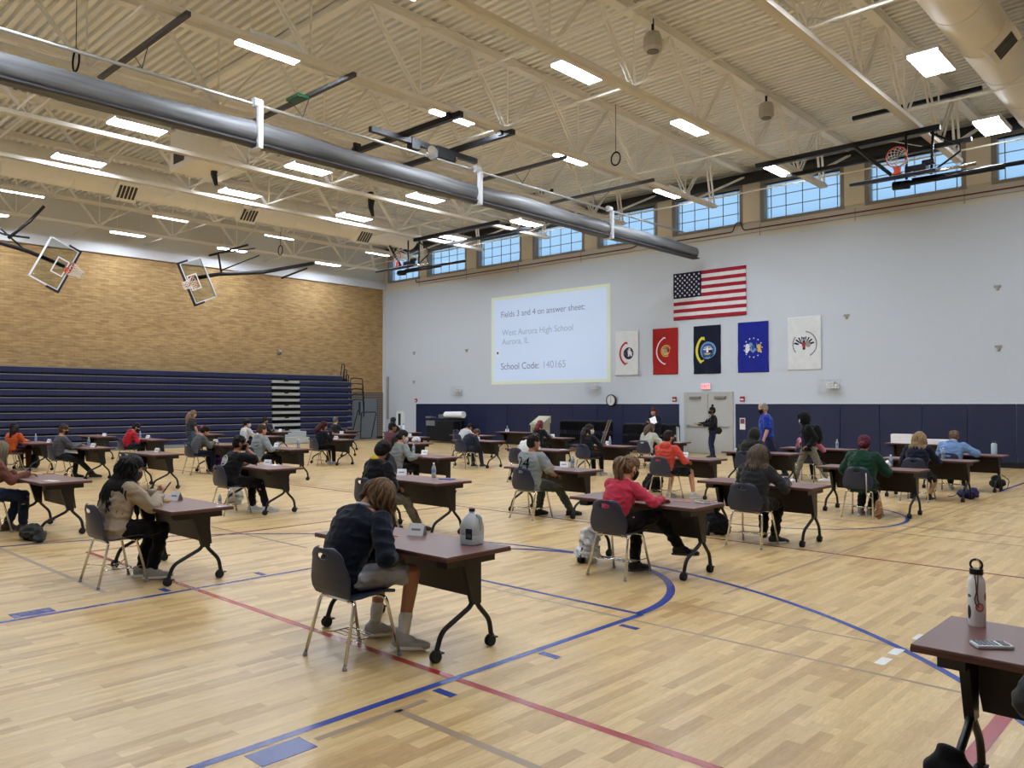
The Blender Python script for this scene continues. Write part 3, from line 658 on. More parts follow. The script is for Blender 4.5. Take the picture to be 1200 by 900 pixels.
def disc(m, P, cx, cz, r, dy=-.006, sx=1): ring(m, P, cx, cz, .001, r, 0, 360, dy, sx)
def wings(m, P, cx, cz, s, dy=-.009):
    for q in (-1, 1):
        for k in range(5):
            a = math.radians(25+k*22); L = s*(1-.08*k)
            shape(m, P, [(cx+q*.02, cz-.02*k), (cx+q*L*math.cos(a-.5)*.6, cz+L*math.sin(a-.5)*.6), (cx+q*L*math.cos(a-.35), cz+L*math.sin(a-.35)), (cx+q*L*.9*math.cos(a-.2), cz+L*.9*math.sin(a-.2)), (cx+q*.05, cz+.02)], dy)
    shape(m, P, [(cx-.05, cz+.05), (cx, cz+s*.55), (cx+.05, cz+.05), (cx+.04, cz-s*.5), (cx-.04, cz-s*.5)], dy-.002)
def scroll(t, P, cx, cz, r, mt, a0, a1, w=.07, name='scroll'):
    m = M(); ring(m, P, cx, cz, r, r+w, a0, a1, -.007); 
    for a, s in ((a0, -1), (a1, 1)):
        aa = math.radians(a); x = cx+(r+w/2)*math.cos(aa); z = cz+(r+w/2)*math.sin(aa); shape(m, P, [(x-w*.6, z), (x+w*.8, z+w*.3), (x+w*1.1, z+s*w), (x, z+s*w*.8)], -.008)
    m.build(name, mt, t)
gold = mat('emblem_gold', (206, 170, 84), .7); eb = mat('emblem_navy', (34, 38, 66), .8); er = mat('emblem_red', (176, 44, 56), .8); ew = mat('emblem_white', (222, 222, 222), .8); ey = mat('emblem_yellow', (214, 206, 60), .8); elb = mat('emblem_pale_blue', (112, 150, 190), .8); ebr = mat('emblem_brown', (120, 86, 56), .8)
FW, FH = 1.09, 1.74
white_c = lambda u, v: 0
grp = 'military flags on the white wall'
t, P = flag('service_flag', 'white flag with round blue emblem and red scroll, beside the projected slide', -18.48, 4.64, 1.08, 1.74, white_c, [fwh], 1); t['group'] = grp
m = M(); disc(m, P, .62, -.88, .235); m.build('emblem_disc', eb, t); m = M(); wings(m, P, .62, -.9, .2); m.build('emblem_detail', ew, t); scroll(t, P, .72, -.88, .45, er, 118, 242, .08)
m = M(); 
for k in range(8): a = math.radians(60+k*35); disc(m, P, .62+.14*math.cos(a), -.88+.14*math.sin(a), .02, -.012)
m.build('emblem_dots', er, t)
t, P = flag('service_flag', 'red flag with gold globe emblem and white scroll', -16.75, 4.63, 1.09, 1.73, white_c, [cloth((176, 40, 40))], 2.2); t['group'] = grp
m = M(); disc(m, P, .58, -.85, .17); ring(m, P, .58, -.85, .19, .225, 20, 300, -.006); m.build('emblem_globe', gold, t); m = M(); wings(m, P, .6, -.78, .16); m.build('emblem_eagle', ebr, t)
m = M(); ring(m, P, .55, -.85, .0, .09, 0, 360, -.013); m.build('emblem_continent', mat('emblem_grey', (150, 146, 130), .8), t); scroll(t, P, .72, -.85, .52, ew, 112, 248, .045)
t, P = flag('service_flag', 'dark navy flag with round seal and yellow scroll above the door', -15.0, 4.62, 1.09, 1.74, white_c, [cloth((26, 30, 52))], 3.1, skew=-1); t['group'] = grp
m = M(); disc(m, P, .62, -.9, .31); m.build('seal_ring', elb, t); m = M(); disc(m, P, .62, -.9, .255, -.009); m.build('seal_centre', mat('seal_blue', (40, 84, 140), .8), t); m = M(); wings(m, P, .62, -.88, .2, -.013); m.build('seal_eagle', ew, t); m = M(); shape(m, P, [(.48, -1.0), (.76, -1.0), (.7, -1.06), (.54, -1.06)], -.014); m.build('seal_ship', gold, t); scroll(t, P, .7, -.88, .5, ey, 125, 235, .1)
t, P = flag('service_flag', 'royal blue flag with shield and ring of stars', -13.25, 4.63, 1.13, 1.75, white_c, [cloth((34, 44, 156))], 4.4); t['group'] = grp
m = M(); shape(m, P, [(.43, -.72), (.70, -.72), (.72, -.9), (.66, -1.0), (.565, -1.08), (.47, -1.0), (.41, -.9)]); m.build('emblem_shield', elb, t)
m = M(); disc(m, P, .36, -.84, .085, -.009); disc(m, P, .36, -.94, .09, -.009); disc(m, P, .33, -1.02, .06, -.009); m.build('emblem_cloud', ew, t); m = M(); disc(m, P, .78, -.86, .08, -.01); disc(m, P, .79, -.99, .07, -.01); m.build('emblem_wing', gold, t)
m = M(); shape(m, P, [(.5, -.82), (.63, -.82), (.6, -.97), (.53, -.97)], -.011); m.build('emblem_bolt', mat('seal_blue', (40, 84, 140), .8), t)
m = M()
for k in range(13): a = 2*math.pi*k/13; star(m, P, .56+.33*math.cos(a), -.9+.33*math.sin(a), .035)
m.build('stars', ew, t)
t, P = flag('service_flag', 'white flag with dark eagle emblem and ring of lettering, rightmost of the flags', -11.45, 4.68, 1.13, 1.77, white_c, [fwh], 5.3); t['group'] = grp
m = M(); wings(m, P, .56, -.92, .36); m.build('emblem_eagle', eb, t); m = M(); disc(m, P, .70, -.93, .09, -.011); m.build('emblem_disc', mat('emblem_grey', (150, 146, 130), .8), t)
m = M(); shape(m, P, [(.50, -.86), (.60, -.86), (.6, -.98), (.55, -1.05), (.5, -.98)], -.013); m.build('emblem_shield', er, t)
m = M()
for k in range(22):
    a0 = -62+k*6.6; ring(m, P, .56, -.92, .40, .44, a0, a0+4.6, -.006, 1, 3)
for k in range(9):
    a0 = 140+k*9.5; ring(m, P, .56, -.92, .36, .40, a0, a0+6, -.006, 1, 3)
m.build('lettering_ring', eb, t)
# exit sign
t = thing('exit_sign', 'lit red exit sign above the grey double door', 'sign', (-14.5, WY, 2.42))
M().box((-.19, -.07, -.11), (.19, 0, .11)).build('sign_box', hous, t, bevel=.008)
M().box((-.165, -.075, -.09), (.165, -.07, .09)).build('sign_face', mat('exit_face', (255, 170, 170), .5, emis=.8), t)
q = text_mesh('EXIT', .16, 0, -.055, .004, 'CENTER'); q.v = [(p[0], p[1]-.08, p[2]) for p in q.v]; q.build('sign_letters', mat('exit_red', (255, 40, 60), .5, emis=2.0), t)
# clock
t = thing('wall_clock', 'round wall clock with black rim above the navy pads', 'clock', (-18.65, WY-.07, 1.93)); rx = Matrix.Rotation(math.pi/2, 3, 'X')
M().lathe([(.0, .0), (.235, .0), (.235, .06), (.2, .07), (.2, .045)], 32, (0, 0, 0), rx).build('clock_rim', black_m, t, smooth=True, auto=True)
M().lathe([(.001, .045), (.2, .045), (.2, .05), (.001, .05)], 32, (0, 0, 0), rx).build('clock_face', ew, t)
M().box((-.006, -.06, 0), (.006, -.055, .15)).build('minute_hand', black_m, t); M().box((-.008, -.06, -.1), (.008, -.055, 0)).build('hour_hand', black_m, t)
m = M()
for k in range(12): a = k*math.pi/6; m.cbox((.17*math.sin(a), -.053, .17*math.cos(a)), (.006, .003, .012))
m.build('hour_marks', black_m, t)
# caged emergency lights / speakers
def caged(x, z, lb, wide=1):
    t = thing('emergency_light', lb, 'wall light', (x, WY, z))
    M().box((-.14*wide, -.16, -.07), (.18*wide, 0, .08)).build('light_box', hous, t, bevel=.01)
    M().ell((-.05, -.17, .1), (.05, .04, .05)).ell((.1, -.17, .1), (.05, .04, .05)).build('lamp_head', ew, t, smooth=True)
    m = M(); a, bb, z0, z1 = -.36*wide, .3*wide, -.2, .2
    for x_ in [a+(bb-a)*k/7 for k in range(8)]: m.tube([(x_, 0, z0), (x_, -.24, z0), (x_, -.24, z1), (x_, 0, z1)], .006, 4)
    for z_ in (z0, 0, z1): m.tube([(a, 0, z_), (a, -.24, z_), (bb, -.24, z_), (bb, 0, z_)], .006, 4)
    m.build('wire_cage', mat('wire_grey', (176, 178, 180), .4), t)
caged(-27.5, 2.4, 'caged emergency light on the white wall left of the projected slide'); caged(-19.5, 2.45, 'caged emergency light on the white wall under the right end of the slide'); caged(-9.97, 2.36, 'caged emergency light on the white wall right of the flags', 1.1)
def alarm(x, lb): 
    t = thing('fire_alarm', lb, 'fire alarm', (x, WY, 1.95)); M().box((-.08, -.06, -.08), (.08, 0, .1)).build('alarm_body', mat('alarm_red', (150, 36, 42), .4), t, bevel=.01)
    M().box((-.06, -.07, -.03), (.06, -.06, .02)).build('strobe', ew, t)
alarm(-15.82, 'small red fire alarm strobe left of the grey double door'); alarm(-13.1, 'small red fire alarm strobe right of the grey double door'); alarm(-30.62, 'small red fire alarm at the left end of the navy wall pads')
t = thing('wall_notice', 'small white and red notice plate on the navy pad right of the door', 'sign', (-13.08, WY-.06, 1.1)); M().box((-.1, -.012, -.2), (.1, 0, .2)).build('plate', hous, t); M().box((-.08, -.016, .0), (.08, -.012, .17)).build('plate_print', mat('notice_print', (120, 70, 80), .6), t)
t = thing('extinguisher_cabinet', 'white wall cabinet with a dark glass slot near the far left corner', 'cabinet', (-31.8, WY, 1.0)); M().box((-.25, -.12, -.42), (.25, 0, .42)).build('cabinet_body', hous, t, bevel=.01); M().box((-.1, -.13, -.3), (.1, -.12, .3)).build('cabinet_window', mat('dark_glass', (50, 58, 66), .2), t)
o = M().box((-32.95, WY-.05, 1.0), (-32.8, WY, 3.2)).build('wall_channel', frame_grey); tag(o, 'tall narrow grey channel on the white wall beside the corner', 'wall channel')
# wall outlets / small marks
for x, z, lb in ((-30.8, 4.35, 'small grey plate high on the white wall at far left'), (-30.8, 2.9, 'small grey plate lower on the white wall at far left'), (-27.0, 4.3, 'small grey bracket on the white wall left of the slide'), (-9.5, 4.6, 'small grey plate on the white wall right of the flags'), (-5.3, 5.1, 'small grey plate high on the white wall at far right'), (-5.3, 3.4, 'small grey plate lower on the white wall at far right')):
    o = M().box((x-.09, WY-.03, z-.02), (x+.09, WY, z+.05)).box((x-.03, WY-.05, z-.1), (x+.03, WY, z)).build('wall_plate', frame_grey); tag(o, lb, 'wall plate')
o = M().box((WX, 19.62, 4.12), (WX+.12, 19.78, 4.3)).ell((WX+.16, 19.7, 4.2), (.07, .07, .07)).build('wall_bracket', frame_grey); tag(o, 'small grey device on the brick wall above the bleachers', 'wall device')
# ---------------- things along the far wall
t = thing('media_cart', 'black equipment cart with projector gear and a white roll by the navy pads', 'cart', (-27.4, 24.9, 0))
M().box((-1.0, -.35, .12), (.9, .35, 1.0)).build('cart_cover', cloth((14, 14, 18)), t, bevel=.05)
M().box((-1.2, -.3, 1.08), (1.1, .3, 1.12)).tube([(-1.1, 0, .1), (-1.1, 0, 1.1)], .03, 8).tube([(1.0, 0, .1), (1.0, 0, 1.1)], .03, 8).build('cart_frame', black_m, t)
M().tube([(.1, -.1, 1.28), (1.3, -.1, 1.30)], .15, 16).build('white_roll', mat('roll_white', (226, 228, 232), .5), t, smooth=True, auto=True)
M().box((-.3, -.2, 1.12), (.3, .2, 1.3)).box((-1.2, -.2, 1.12), (-.8, .1, 1.2)).build('projector', mat('gear_grey', (110, 112, 118), .5), t, bevel=.01); M().box((-.95, -.38, .78), (-.35, -.34, 1.02)).build('monitor', mat('gear_grey', (110, 112, 118), .5), t)
for x in (-1.0, .9): M().lathe([(.06, -.02), (.06, .02)], 12, (x, -.2, .06), rx).build('wheel', blackrub, t)
t = thing('document_kiosk', 'beige slanted display case standing before the navy pads', 'display case', (-21.1, 24.3, 0)); kb = mat('kiosk_beige', (190, 186, 160), .5)
M().prism([(-.3, 0), (.3, 0), (.3, 1.05), (-.3, 1.05)], .5, fr4((0, .25, 0), (1, 0, 0), (0, 0, 1), (0, -1, 0))).build('case_body', kb, t, bevel=.01)
M().add([(-.32, -.3, .98), (.32, -.3, .98), (.32, .28, 1.3), (-.32, .28, 1.3), (-.32, -.3, .94), (.32, -.3, .94), (.32, .28, 1.02), (-.32, .28, 1.02)], [(0, 1, 2, 3), (7, 6, 5, 4), (0, 4, 5, 1), (1, 5, 6, 2), (2, 6, 7, 3), (3, 7, 4, 0)]).build('case_top', kb, t)
M().box((-.24, -.27, .35), (.24, -.25, .85)).build('case_panel', mat('kiosk_green', (126, 138, 110), .5), t)
def chair_rack(x0, x1, y, lb, hz):
    t = thing('chair_rack', lb, 'chair cart', ((x0+x1)/2, y, 0)); w = (x1-x0)/2
    m = M(); m.box((-w, -.35, .14), (w, .35, .2)); m.tube([(-w, 0, .2), (-w, 0, hz)], .03, 8); m.tube([(w, 0, .2), (w, 0, hz)], .03, 8); m.tube([(-w, 0, hz), (w, 0, hz)], .03, 8); m.build('rack_frame', black_m, t)
    n = int(w*2/.085)
    for k in range(n):
        x = -w+.05+k*.085; c = M(); c.tube([(x, -.24, .25), (x+.03, -.22, hz-.02), (x+.03, .22, hz-.02), (x, .24, .25)], .014, 5); c.box((x-.005, -.2, hz-.35), (x+.025, .2, hz-.04)); c.box((x-.005, -.2, .35), (x+.03, .2, .62))
        c.build('hanging_folding_chair', cloth((14, 14, 18)), t)
    for x in (-w+.1, w-.1): M().lathe([(.06, -.02), (.06, .02)], 12, (x, -.25, .06), rx).lathe([(.06, -.02), (.06, .02)], 12, (x, .25, .06), rx).build('wheel', blackrub, t)
chair_rack(-20.2, -17.9, 24.6, 'black cart full of folding chairs below the clock, left one of two', 1.12); chair_rack(-17.2, -14.95, 24.6, 'black cart full of folding chairs left of the door, right one of two', 1.05)
t = thing('wooden_ladder_frame', 'leaning grey wooden frame at the right end of the left chair cart', 'frame', (-17.75, 24.1, 0)); wd = mat('grey_wood', (110, 100, 90), .7)
M().tube([(-.25, -.1, 0), (.12, .1, 1.2)], .03, 6).tube([(-.15, -.1, 0), (.22, .1, 1.2)], .03, 6).build('side_rail', wd, t); M().box((-.2, -.05, .3), (0, 0, .35)).box((-.1, 0, .7), (.08, .05, .75)).build('rung', wd, t)
t = thing('whiteboard_stand', 'white framed stand with green lines beside the grey door', 'whiteboard', (-15.45, 24.6, 0))
M().box((-.5, -.03, .95), (.55, .03, 1.0)).box((-.5, -.03, .3), (.55, .03, .34)).box((-.5, -.03, .0), (-.45, .03, 1.0)).box((.5, -.03, .0), (.55, .03, 1.0)).build('stand_frame', whitef, t)
M().box((-.45, -.01, .34), (.5, .01, .95)).build('board_panel', mat('board_white', (200, 206, 204), .4), t); M().box((-.1, -.02, .34), (-.07, -.01, .95)).box((.05, -.02, .34), (.08, -.01, .95)).build('board_lines', mat('dark_green_line', (40, 70, 50), .6), t)
# ================================================================== TABLES AND CHAIRS
lam = mat('brown_laminate', (108, 76, 72), .34, var=.05, vscale=30); lam_e = mat('dark_table_edge', (84, 50, 44), .4)
panel_m = mat('dark_bronze_panel', (34, 27, 20), .5, bump=.1, bscale=200); leg_m = mat('table_black_steel', (14, 14, 15), .38)
shell_m = mat('navy_chair_plastic', (38, 44, 66), .42, bump=.04, bscale=300)
TL, TD, TH = 1.60, .64, .745
def table():
    t = thing('folding_table', '', 'table')
    M().box((-TL/2, -TD/2, TH-.012), (TL/2, TD/2, TH)).build('tabletop', lam, t, bevel=.003)
    M().box((-TL/2-.001, -TD/2-.001, TH-.034), (TL/2+.001, TD/2+.001, TH-.012)).build('edge_band', lam_e, t)
    M().add([(-.67, .10, .70), (.67, .10, .70), (.63, .16, .36), (-.63, .16, .36), (-.67, .115, .70), (.67, .115, .70), (.63, .175, .36), (-.63, .175, .36)], [(0, 3, 2, 1), (4, 5, 6, 7), (0, 1, 5, 4), (1, 2, 6, 5), (2, 3, 7, 6), (3, 0, 4, 7)]).build('modesty_panel', panel_m, t)
    M().box((-.60, -.02, .655), (.60, .04, .711)).build('under_beam', leg_m, t)
    for s in (-1, 1):
        x = .66*s
        m = M(); m.box((x-.055, -.24, .645), (x+.055, .24, .711))
        m.add([(x-.022, -.05, .66), (x+.022, -.05, .66), (x+.022, .13, .66), (x-.022, .13, .66), (x-.022, .05, .34), (x+.022, .05, .34), (x+.022, .13, .34), (x-.022, .13, .34)], [(0, 1, 2, 3), (7, 6, 5, 4), (0, 4, 5, 1), (1, 5, 6, 2), (2, 6, 7, 3), (3, 7, 4, 0)])
        m.tube(arcpts([(x, .08, .42), (x, .11, .33), (x, .235, .20), (x, .255, .08)], .09, 5), .019, 10)
        m.tube(arcpts([(x, .08, .42), (x, .05, .33), (x, -.24, .20), (x, -.285, .08)], .10, 6), .019, 10)
        lg = m.build('leg_frame', leg_m, t, smooth=True, auto=True)
        for y in (.255, -.285):
            c = M(); R_ = Matrix.Rotation(math.pi/2, 3, 'Y')
            c.lathe([(.01, -.026), (.036, -.026), (.04, -.018), (.04, -.008), (.03, -.004), (.03, .004), (.04, .008), (.04, .018), (.036, .026), (.01, .026)], 18, (x, y-.01, .04), R_)
            c.box((x-.014, y-.03, .055), (x+.014, y+.02, .085)); c.box((x-.02, y+.01, .052), (x+.02, y+.055, .062))
            c.build('caster', blackrub, lg, smooth=True, auto=True)
    return t
T0 = table(); TN = [0]
def put_table(x, y, label, rz=0):
    o = T0 if TN[0] == 0 else dup(T0, (x, y, 0)); TN[0] += 1
    o.location = (x, y, 0); o.rotation_euler = (0, 0, rz); o['label'] = label; o['category'] = 'table'; o['group'] = 'brown exam tables in the gym'; return o
def chair():
    t = thing('school_chair', '', 'chair')
    prof = [(.225, .425), (.215, .445), (.17, .455), (.08, .45), (0, .443), (-.08, .440), (-.14, .443), (-.178, .46), (-.203, .50), (-.222, .56), (-.238, .63), (-.252, .70), (-.264, .77), (-.270, .80)]
    pts = []; 
    for i in range(len(prof)-1):
        for k in range(7): a = k/7; pts.append((prof[i][0]*(1-a)+prof[i+1][0]*a, prof[i][1]*(1-a)+prof[i+1][1]*a))
    pts.append(prof[-1]); nv_ = len(pts)-1; nu = 40
    L = [0]
    for i in range(nv_): L.append(L[-1]+math.hypot(pts[i+1][0]-pts[i][0], pts[i+1][1]-pts[i][1]))
    T = L[-1]
    def width(l):
        s = l/T
        w = .215
        if s > .5: q = (s-.5)/.5; w = .19+.045*math.sin(min(1, q*1.35)*math.pi)**1+.0*q if q < .74 else .19+.045*math.sin(q*1.35*math.pi) if q*1.35 < 1 else .19
        elif s > .42: w = .215-.025*(s-.42)/.08
        e = T-l
        if e < .09: w *= math.sqrt(max(.02, 1-((.09-e)/.095)**2))**.75
        if l < .04: w *= .93+.07*l/.04
        return w
    vs = []; fs = []
    for i, (y, z) in enumerate(pts):
        w = width(L[i]); back = L[i]/T > .5
        for j in range(nu+1):
            u = -1+2*j/nu
            vs.append((u*w, y+(.045*u*u if back else 0)*min(1, (L[i]/T-.5)*4 if back else 0), z+(0 if back else .022*u*u*min(1, 2*(1-L[i]/T*2)+.2))))
    for i in range(nv_):
        for j in range(nu):
            zc = (pts[i][1]+pts[i+1][1])/2; u = (-1+2*(j+.5)/nu)*width((L[i]+L[i+1])/2)
            if (u/.062)**2+((zc-.742)/.024)**2 < 1 and L[i] > T/2: continue
            fs.append((i*(nu+1)+j, i*(nu+1)+j+1, (i+1)*(nu+1)+j+1, (i+1)*(nu+1)+j))
    # pull the rim of the hand hole onto a clean half-moon outline
    cells = {}
    for f in fs:
        for q in f: cells[q] = cells.get(q, 0)+1
    for q, c in cells.items():
        i_, j_ = divmod(q, nu+1)
        if c < 4 and 0 < j_ < nu and 3 < i_ < nv_ and L[i_] > T/2:
            x_, y_, z_ = vs[q]; dx_, dz_ = x_/.062, (z_-.742)/.024; r_ = math.hypot(dx_, dz_)
            if .3 < r_ < 2: vs[q] = (x_/r_, y_, .742+(z_-.742)/r_)
    m = M(); m.add(vs, fs); o = m.build('seat_shell', shell_m, t, smooth=True); s = o.modifiers.new('s', 'SOLIDIFY'); s.thickness = .009; s.offset = 0
    m = M()
    m.tube([(-.175, .13, .425), (.175, .13, .425)], .011, 8); m.tube([(-.175, -.12, .425), (.175, -.12, .425)], .011, 8); m.box((-.15, -.13, .428), (-.12, .14, .438)); m.box((.12, -.13, .428), (.15, .14, .438)); m.build('seat_frame', chrome, t, smooth=True, auto=True)
    for sx in (-1, 1):
        for y0, y1 in ((.13, .235), (-.12, -.235)):
            m = M(); m.tube(arcpts([(sx*.12, y0, .425), (sx*.20, y0+.01*(1 if y0 > 0 else -1), .425), (sx*.24, y1, .012)], .05, 5), .0125, 10); l = m.build('leg', chrome, t, smooth=True)
            M().lathe([(.001, 0), (.017, 0), (.017, .012), (.013, .03)], 10, (sx*.24, y1, 0)).build('glide', mat('grey_glide', (150, 150, 150), .5), l, smooth=True)
    m = M(); z = .17
    for sx in (-1, 1): m.tube([(sx*.222, -.195, z), (sx*.16, -.05, z-.02), (sx*.16, .10, z-.02), (sx*.222, .19, z)], .0045, 6)
    for k in range(4): m.tube([(-.16, -.05+k*.05, z-.02), (.16, -.05+k*.05, z-.02)], .0035, 5)
    m.build('wire_rack', chrome, t, smooth=True); return t
C0 = chair(); CN = [0]
def put_chair(x, y, label, rz=0):
    o = C0 if CN[0] == 0 else dup(C0, (x, y, 0)); CN[0] += 1
    o.location = (x, y, 0); o.rotation_euler = (0, 0, rz); o['label'] = label; o['category'] = 'chair'; o['group'] = 'navy school chairs with chrome legs'; return o
TAB = {
 'T1': (-4.86, 4.02, 'brown table with a water jug, where the long-haired person in the navy sweater sits'), 'T10': (-4.95, 7.45, 'brown table where the person in the pink top leans'),
 'RT': (-.33, 4.10, 'brown table at the lower right corner with a white metal bottle and calculator'), 'G': (-8.53, 3.76, 'brown table with yellow pencil case where the person in the beige sweater sits'),
 'F': (-12.55, 3.80, 'brown table at far left with bottle and papers, used by the person in rust brown'), 'R': (-8.7, 7.34, 'brown table with a blue folder, used by the person in the black and yellow hoodie'),
 'V': (-8.48, 10.07, 'brown table where the person in the jersey with number 24 sits'), 'J': (-12.38, 7.02, 'brown table where the person in the black printed shirt sits'),
 'AA': (-4.85, 10.12, 'brown table with a tall white bottle where the long-haired person in dark grey sits'), 'CC': (-4.66, 13.7, 'brown table where the person in the green hooded jacket sits'),
 'EE': (-4.6, 16.57, 'brown table where the blond person in navy sits'), 'FF': (-4.55, 18.75, 'brown table where the person in the light blue hoodie sits'), 'DD': (-6.55, 22.9, 'brown table stacked with white papers in front of the navy pads at right'),
 'BB': (-7.6, 18.75, 'brown table behind the walking person in the black hoodie'), 'Z': (-7.88, 16.42, 'brown table in front of the standing person in the royal blue shirt'), 'Y': (-8.23, 13.7, 'brown table where the person in the orange hoodie sits'),
 'X': (-12.18, 19.1, 'brown table nearest the grey double door'), 'W': (-12.1, 16.42, 'brown table where the long-haired person in black with a white mask sits'), 'U': (-12.23, 14.05, 'brown table just behind the jersey wearer, with scattered white papers'),
 'T': (-16.2, 19.05, 'brown table with bottle and card where the red-haired person in black sits'), 'TL': (-20.1, 21.8, 'brown table left of the beige display case'), 'S': (-16.34, 16.1, 'brown table where the person bends down over their lap'), 'S2': (-19.3, 18.75, 'brown table just behind the bending person, in front of the media cart'),
 'Q4': (-12.4, 10.65, 'brown table where the ponytailed person in the grey sweater sits'), 'Q3': (-17.0, 13.95, 'brown table with crumpled white tissue where the person in maroon sits'), 'Q2': (-20.0, 16.45, 'brown table with only a name card, behind the maroon sweater'), 'Q1': (-23.2, 18.86, 'farthest brown table before the white wall cabinet, with a tall bottle'),
 'N': (-20.2, 13.8, 'brown table where the dark-clothed person with maroon hair sits before the bleachers'), 'O': (-23.4, 16.2, 'brown table with a card, second in line before the bleacher end rails'), 'O2': (-26.2, 18.3, 'brown table nearest the grey side door'),
 'K': (-16.95, 10.2, 'brown table where the person in the grey hoodie sits'), 'L': (-23.9, 13.6, 'brown table behind the grey hoodie wearer'), 'M': (-27.3, 15.95, 'brown table right in front of the grey bleacher aisle steps'),
 'H': (-26.9, 13.1, 'brown table with a red bottle in front of the bleachers'), 'G2': (-19.9, 10.1, 'brown table in front of the dark-haired person in grey, left of the black printed shirt'), 'D': (-24.15, 10.06, 'brown table where the person in the red hoodie sits'),
 'E': (-17.35, 7.3, 'brown table with an empty chair and a name card, behind the beige sweater'), 'B': (-20.8, 7.2, 'brown table where the person in the grey sweater and black mask sits'), 'C': (-27.6, 9.8, 'small far brown table before the bleachers, left of the red hoodie'), 'A': (-24.4, 7.05, 'brown table right of the person in the orange shirt'), 'A0': (-26.9, 6.2, 'brown table cut by the left edge of the picture behind the orange shirt')}
for k, (x, y, lb) in TAB.items(): put_table(x, y, lb)
# ================================================================== SMALL THINGS
paper_m = mat('white_paper', (232, 232, 234), .7); plast = mat('clear_plastic', (214, 224, 232), .2, trans=.55, ior=1.15); capw = mat('bottle_cap_white', (230, 232, 236), .4); labm = mat('blue_label', (96, 128, 176), .4)
def tent():
    t = thing('name_card', '', 'name card'); h = .095; w = .068; d = .042
    M().add([(-w, -d, 0), (w, -d, 0), (w, 0, h), (-w, 0, h), (-w, d, 0), (w, d, 0), (-w, -d+.003, 0), (w, -d+.003, 0), (w, 0, h-.006), (-w, 0, h-.006), (-w, d-.003, 0), (w, d-.003, 0)],
        [(0, 1, 2, 3), (3, 2, 5, 4), (6, 9, 8, 7), (9, 10, 11, 8), (0, 6, 7, 1), (4, 5, 11, 10), (0, 3, 9, 6), (3, 4, 10, 9), (1, 7, 8, 2), (2, 8, 11, 5)]).build('folded_card', paper_m, t)
    M().add([(-.04, -d*.58-.0015, h*.42), (.04, -d*.58-.0015, h*.42), (.04, -d*.42-.0015, h*.58), (-.04, -d*.42-.0015, h*.58)], [(0, 1, 2, 3)]).build('written_name', mat('pencil_grey', (130, 136, 150), .7), t)
    return t
def bottle():
    t = thing('water_bottle', '', 'bottle'); P_ = [(.001, 0), (.031, 0), (.033, .01), (.033, .06), (.030, .075), (.033, .09), (.033, .125), (.031, .14), (.022, .165), (.013, .182), (.0125, .195)]
    M().lathe(P_, 14).build('bottle_body', plast, t, smooth=True); M().lathe([(.0335, .078), (.0338, .079), (.0338, .118), (.0335, .119)], 14).build('label', labm, t, smooth=True); M().lathe([(.001, .195), (.014, .195), (.014, .213), (.001, .213)], 10).build('cap', capw, t, smooth=True, auto=True); return t
TE = tent(); BO = bottle(); cnt = {'t': 0, 'b': 0}
def snap(p, mg=.1):
    best = min(TAB.values(), key=lambda q: max(abs(p.x-q[0])-TL/2, 0)**2+max(abs(p.y-q[1])-TD/2, 0)**2)
    return V((min(max(p.x, best[0]-TL/2+mg), best[0]+TL/2-mg), min(max(p.y, best[1]-TD/2+mg*.8), best[1]+TD/2-mg*.8), p.z))
def on_t(px, py, mg=.1): return snap(on_z(px, py, TH), mg)
def put_small(kind, px, py, label, rz=None, z=TH, loc=None):
    p = V(loc) if loc else on_t(px, py); src = TE if kind == 't' else BO
    o = src if cnt[kind] == 0 else dup(src, p); cnt[kind] += 1; o.location = p; o.rotation_euler = (0, 0, rz if rz is not None else random.uniform(.25, .7))
    o['label'] = label; o['category'] = 'name card' if kind == 't' else 'bottle'; o['group'] = 'white name cards on tables' if kind == 't' else 'clear plastic water bottles'; return o
who = {'T1': 'water jug', 'G': 'yellow pencil case'}
for px, py, lb in ((489, 627, 'white folded name card between the pencil and the water jug'), (206, 586, 'white folded name card beside the yellow pencil case'), (109.5, 524, 'white name card on the table of the person in the grey sweater'), (61, 518.5, 'white name card right of the person in the orange shirt'),
    (122.5, 511, 'white name card on the small far table before the bleachers'), (183, 513, 'white name card on the table of the person in red'), (184.5, 530, 'white name card on the table with the empty chair'), (266, 518, 'white name card on the table left of the black printed shirt'),
    (326, 522.5, 'white card on the table of the grey hoodie wearer'), (314, 545, 'white name card on the table of the black printed shirt wearer'), (330.5, 505.5, 'white name card on the table before the bleacher aisle'), (394, 514.5, 'white name card before the person with maroon hair'),
    (400.5, 508.3, 'white name card second in line before the bleacher rails'), (411, 503.2, 'white name card on the table nearest the grey side door'), (474, 506, 'white card beside the tall bottle on the farthest table'), (480, 511.5, 'white name card just right of the maroon sweater'),
    (500, 532.5, 'white name card on the table of the ponytailed person in grey'), (471, 557, 'white name card in front of the black and yellow hoodie'), (569, 515, 'white name card above the bending person'), (606, 504.5, 'white card on the table left of the display case'),
    (652, 512, 'white name card right of the red-haired person'), (626, 525, 'white name card right of the jersey wearer head'), (665.5, 547, 'white name card on the table of the jersey wearer'), (720, 520.8, 'white card in front of the person in black with a white mask'), (802.5, 535.5, 'white name card in front of the orange hoodie'), (1115, 530, 'white card left of the light blue hoodie')):
    put_small('t', px, py, lb)
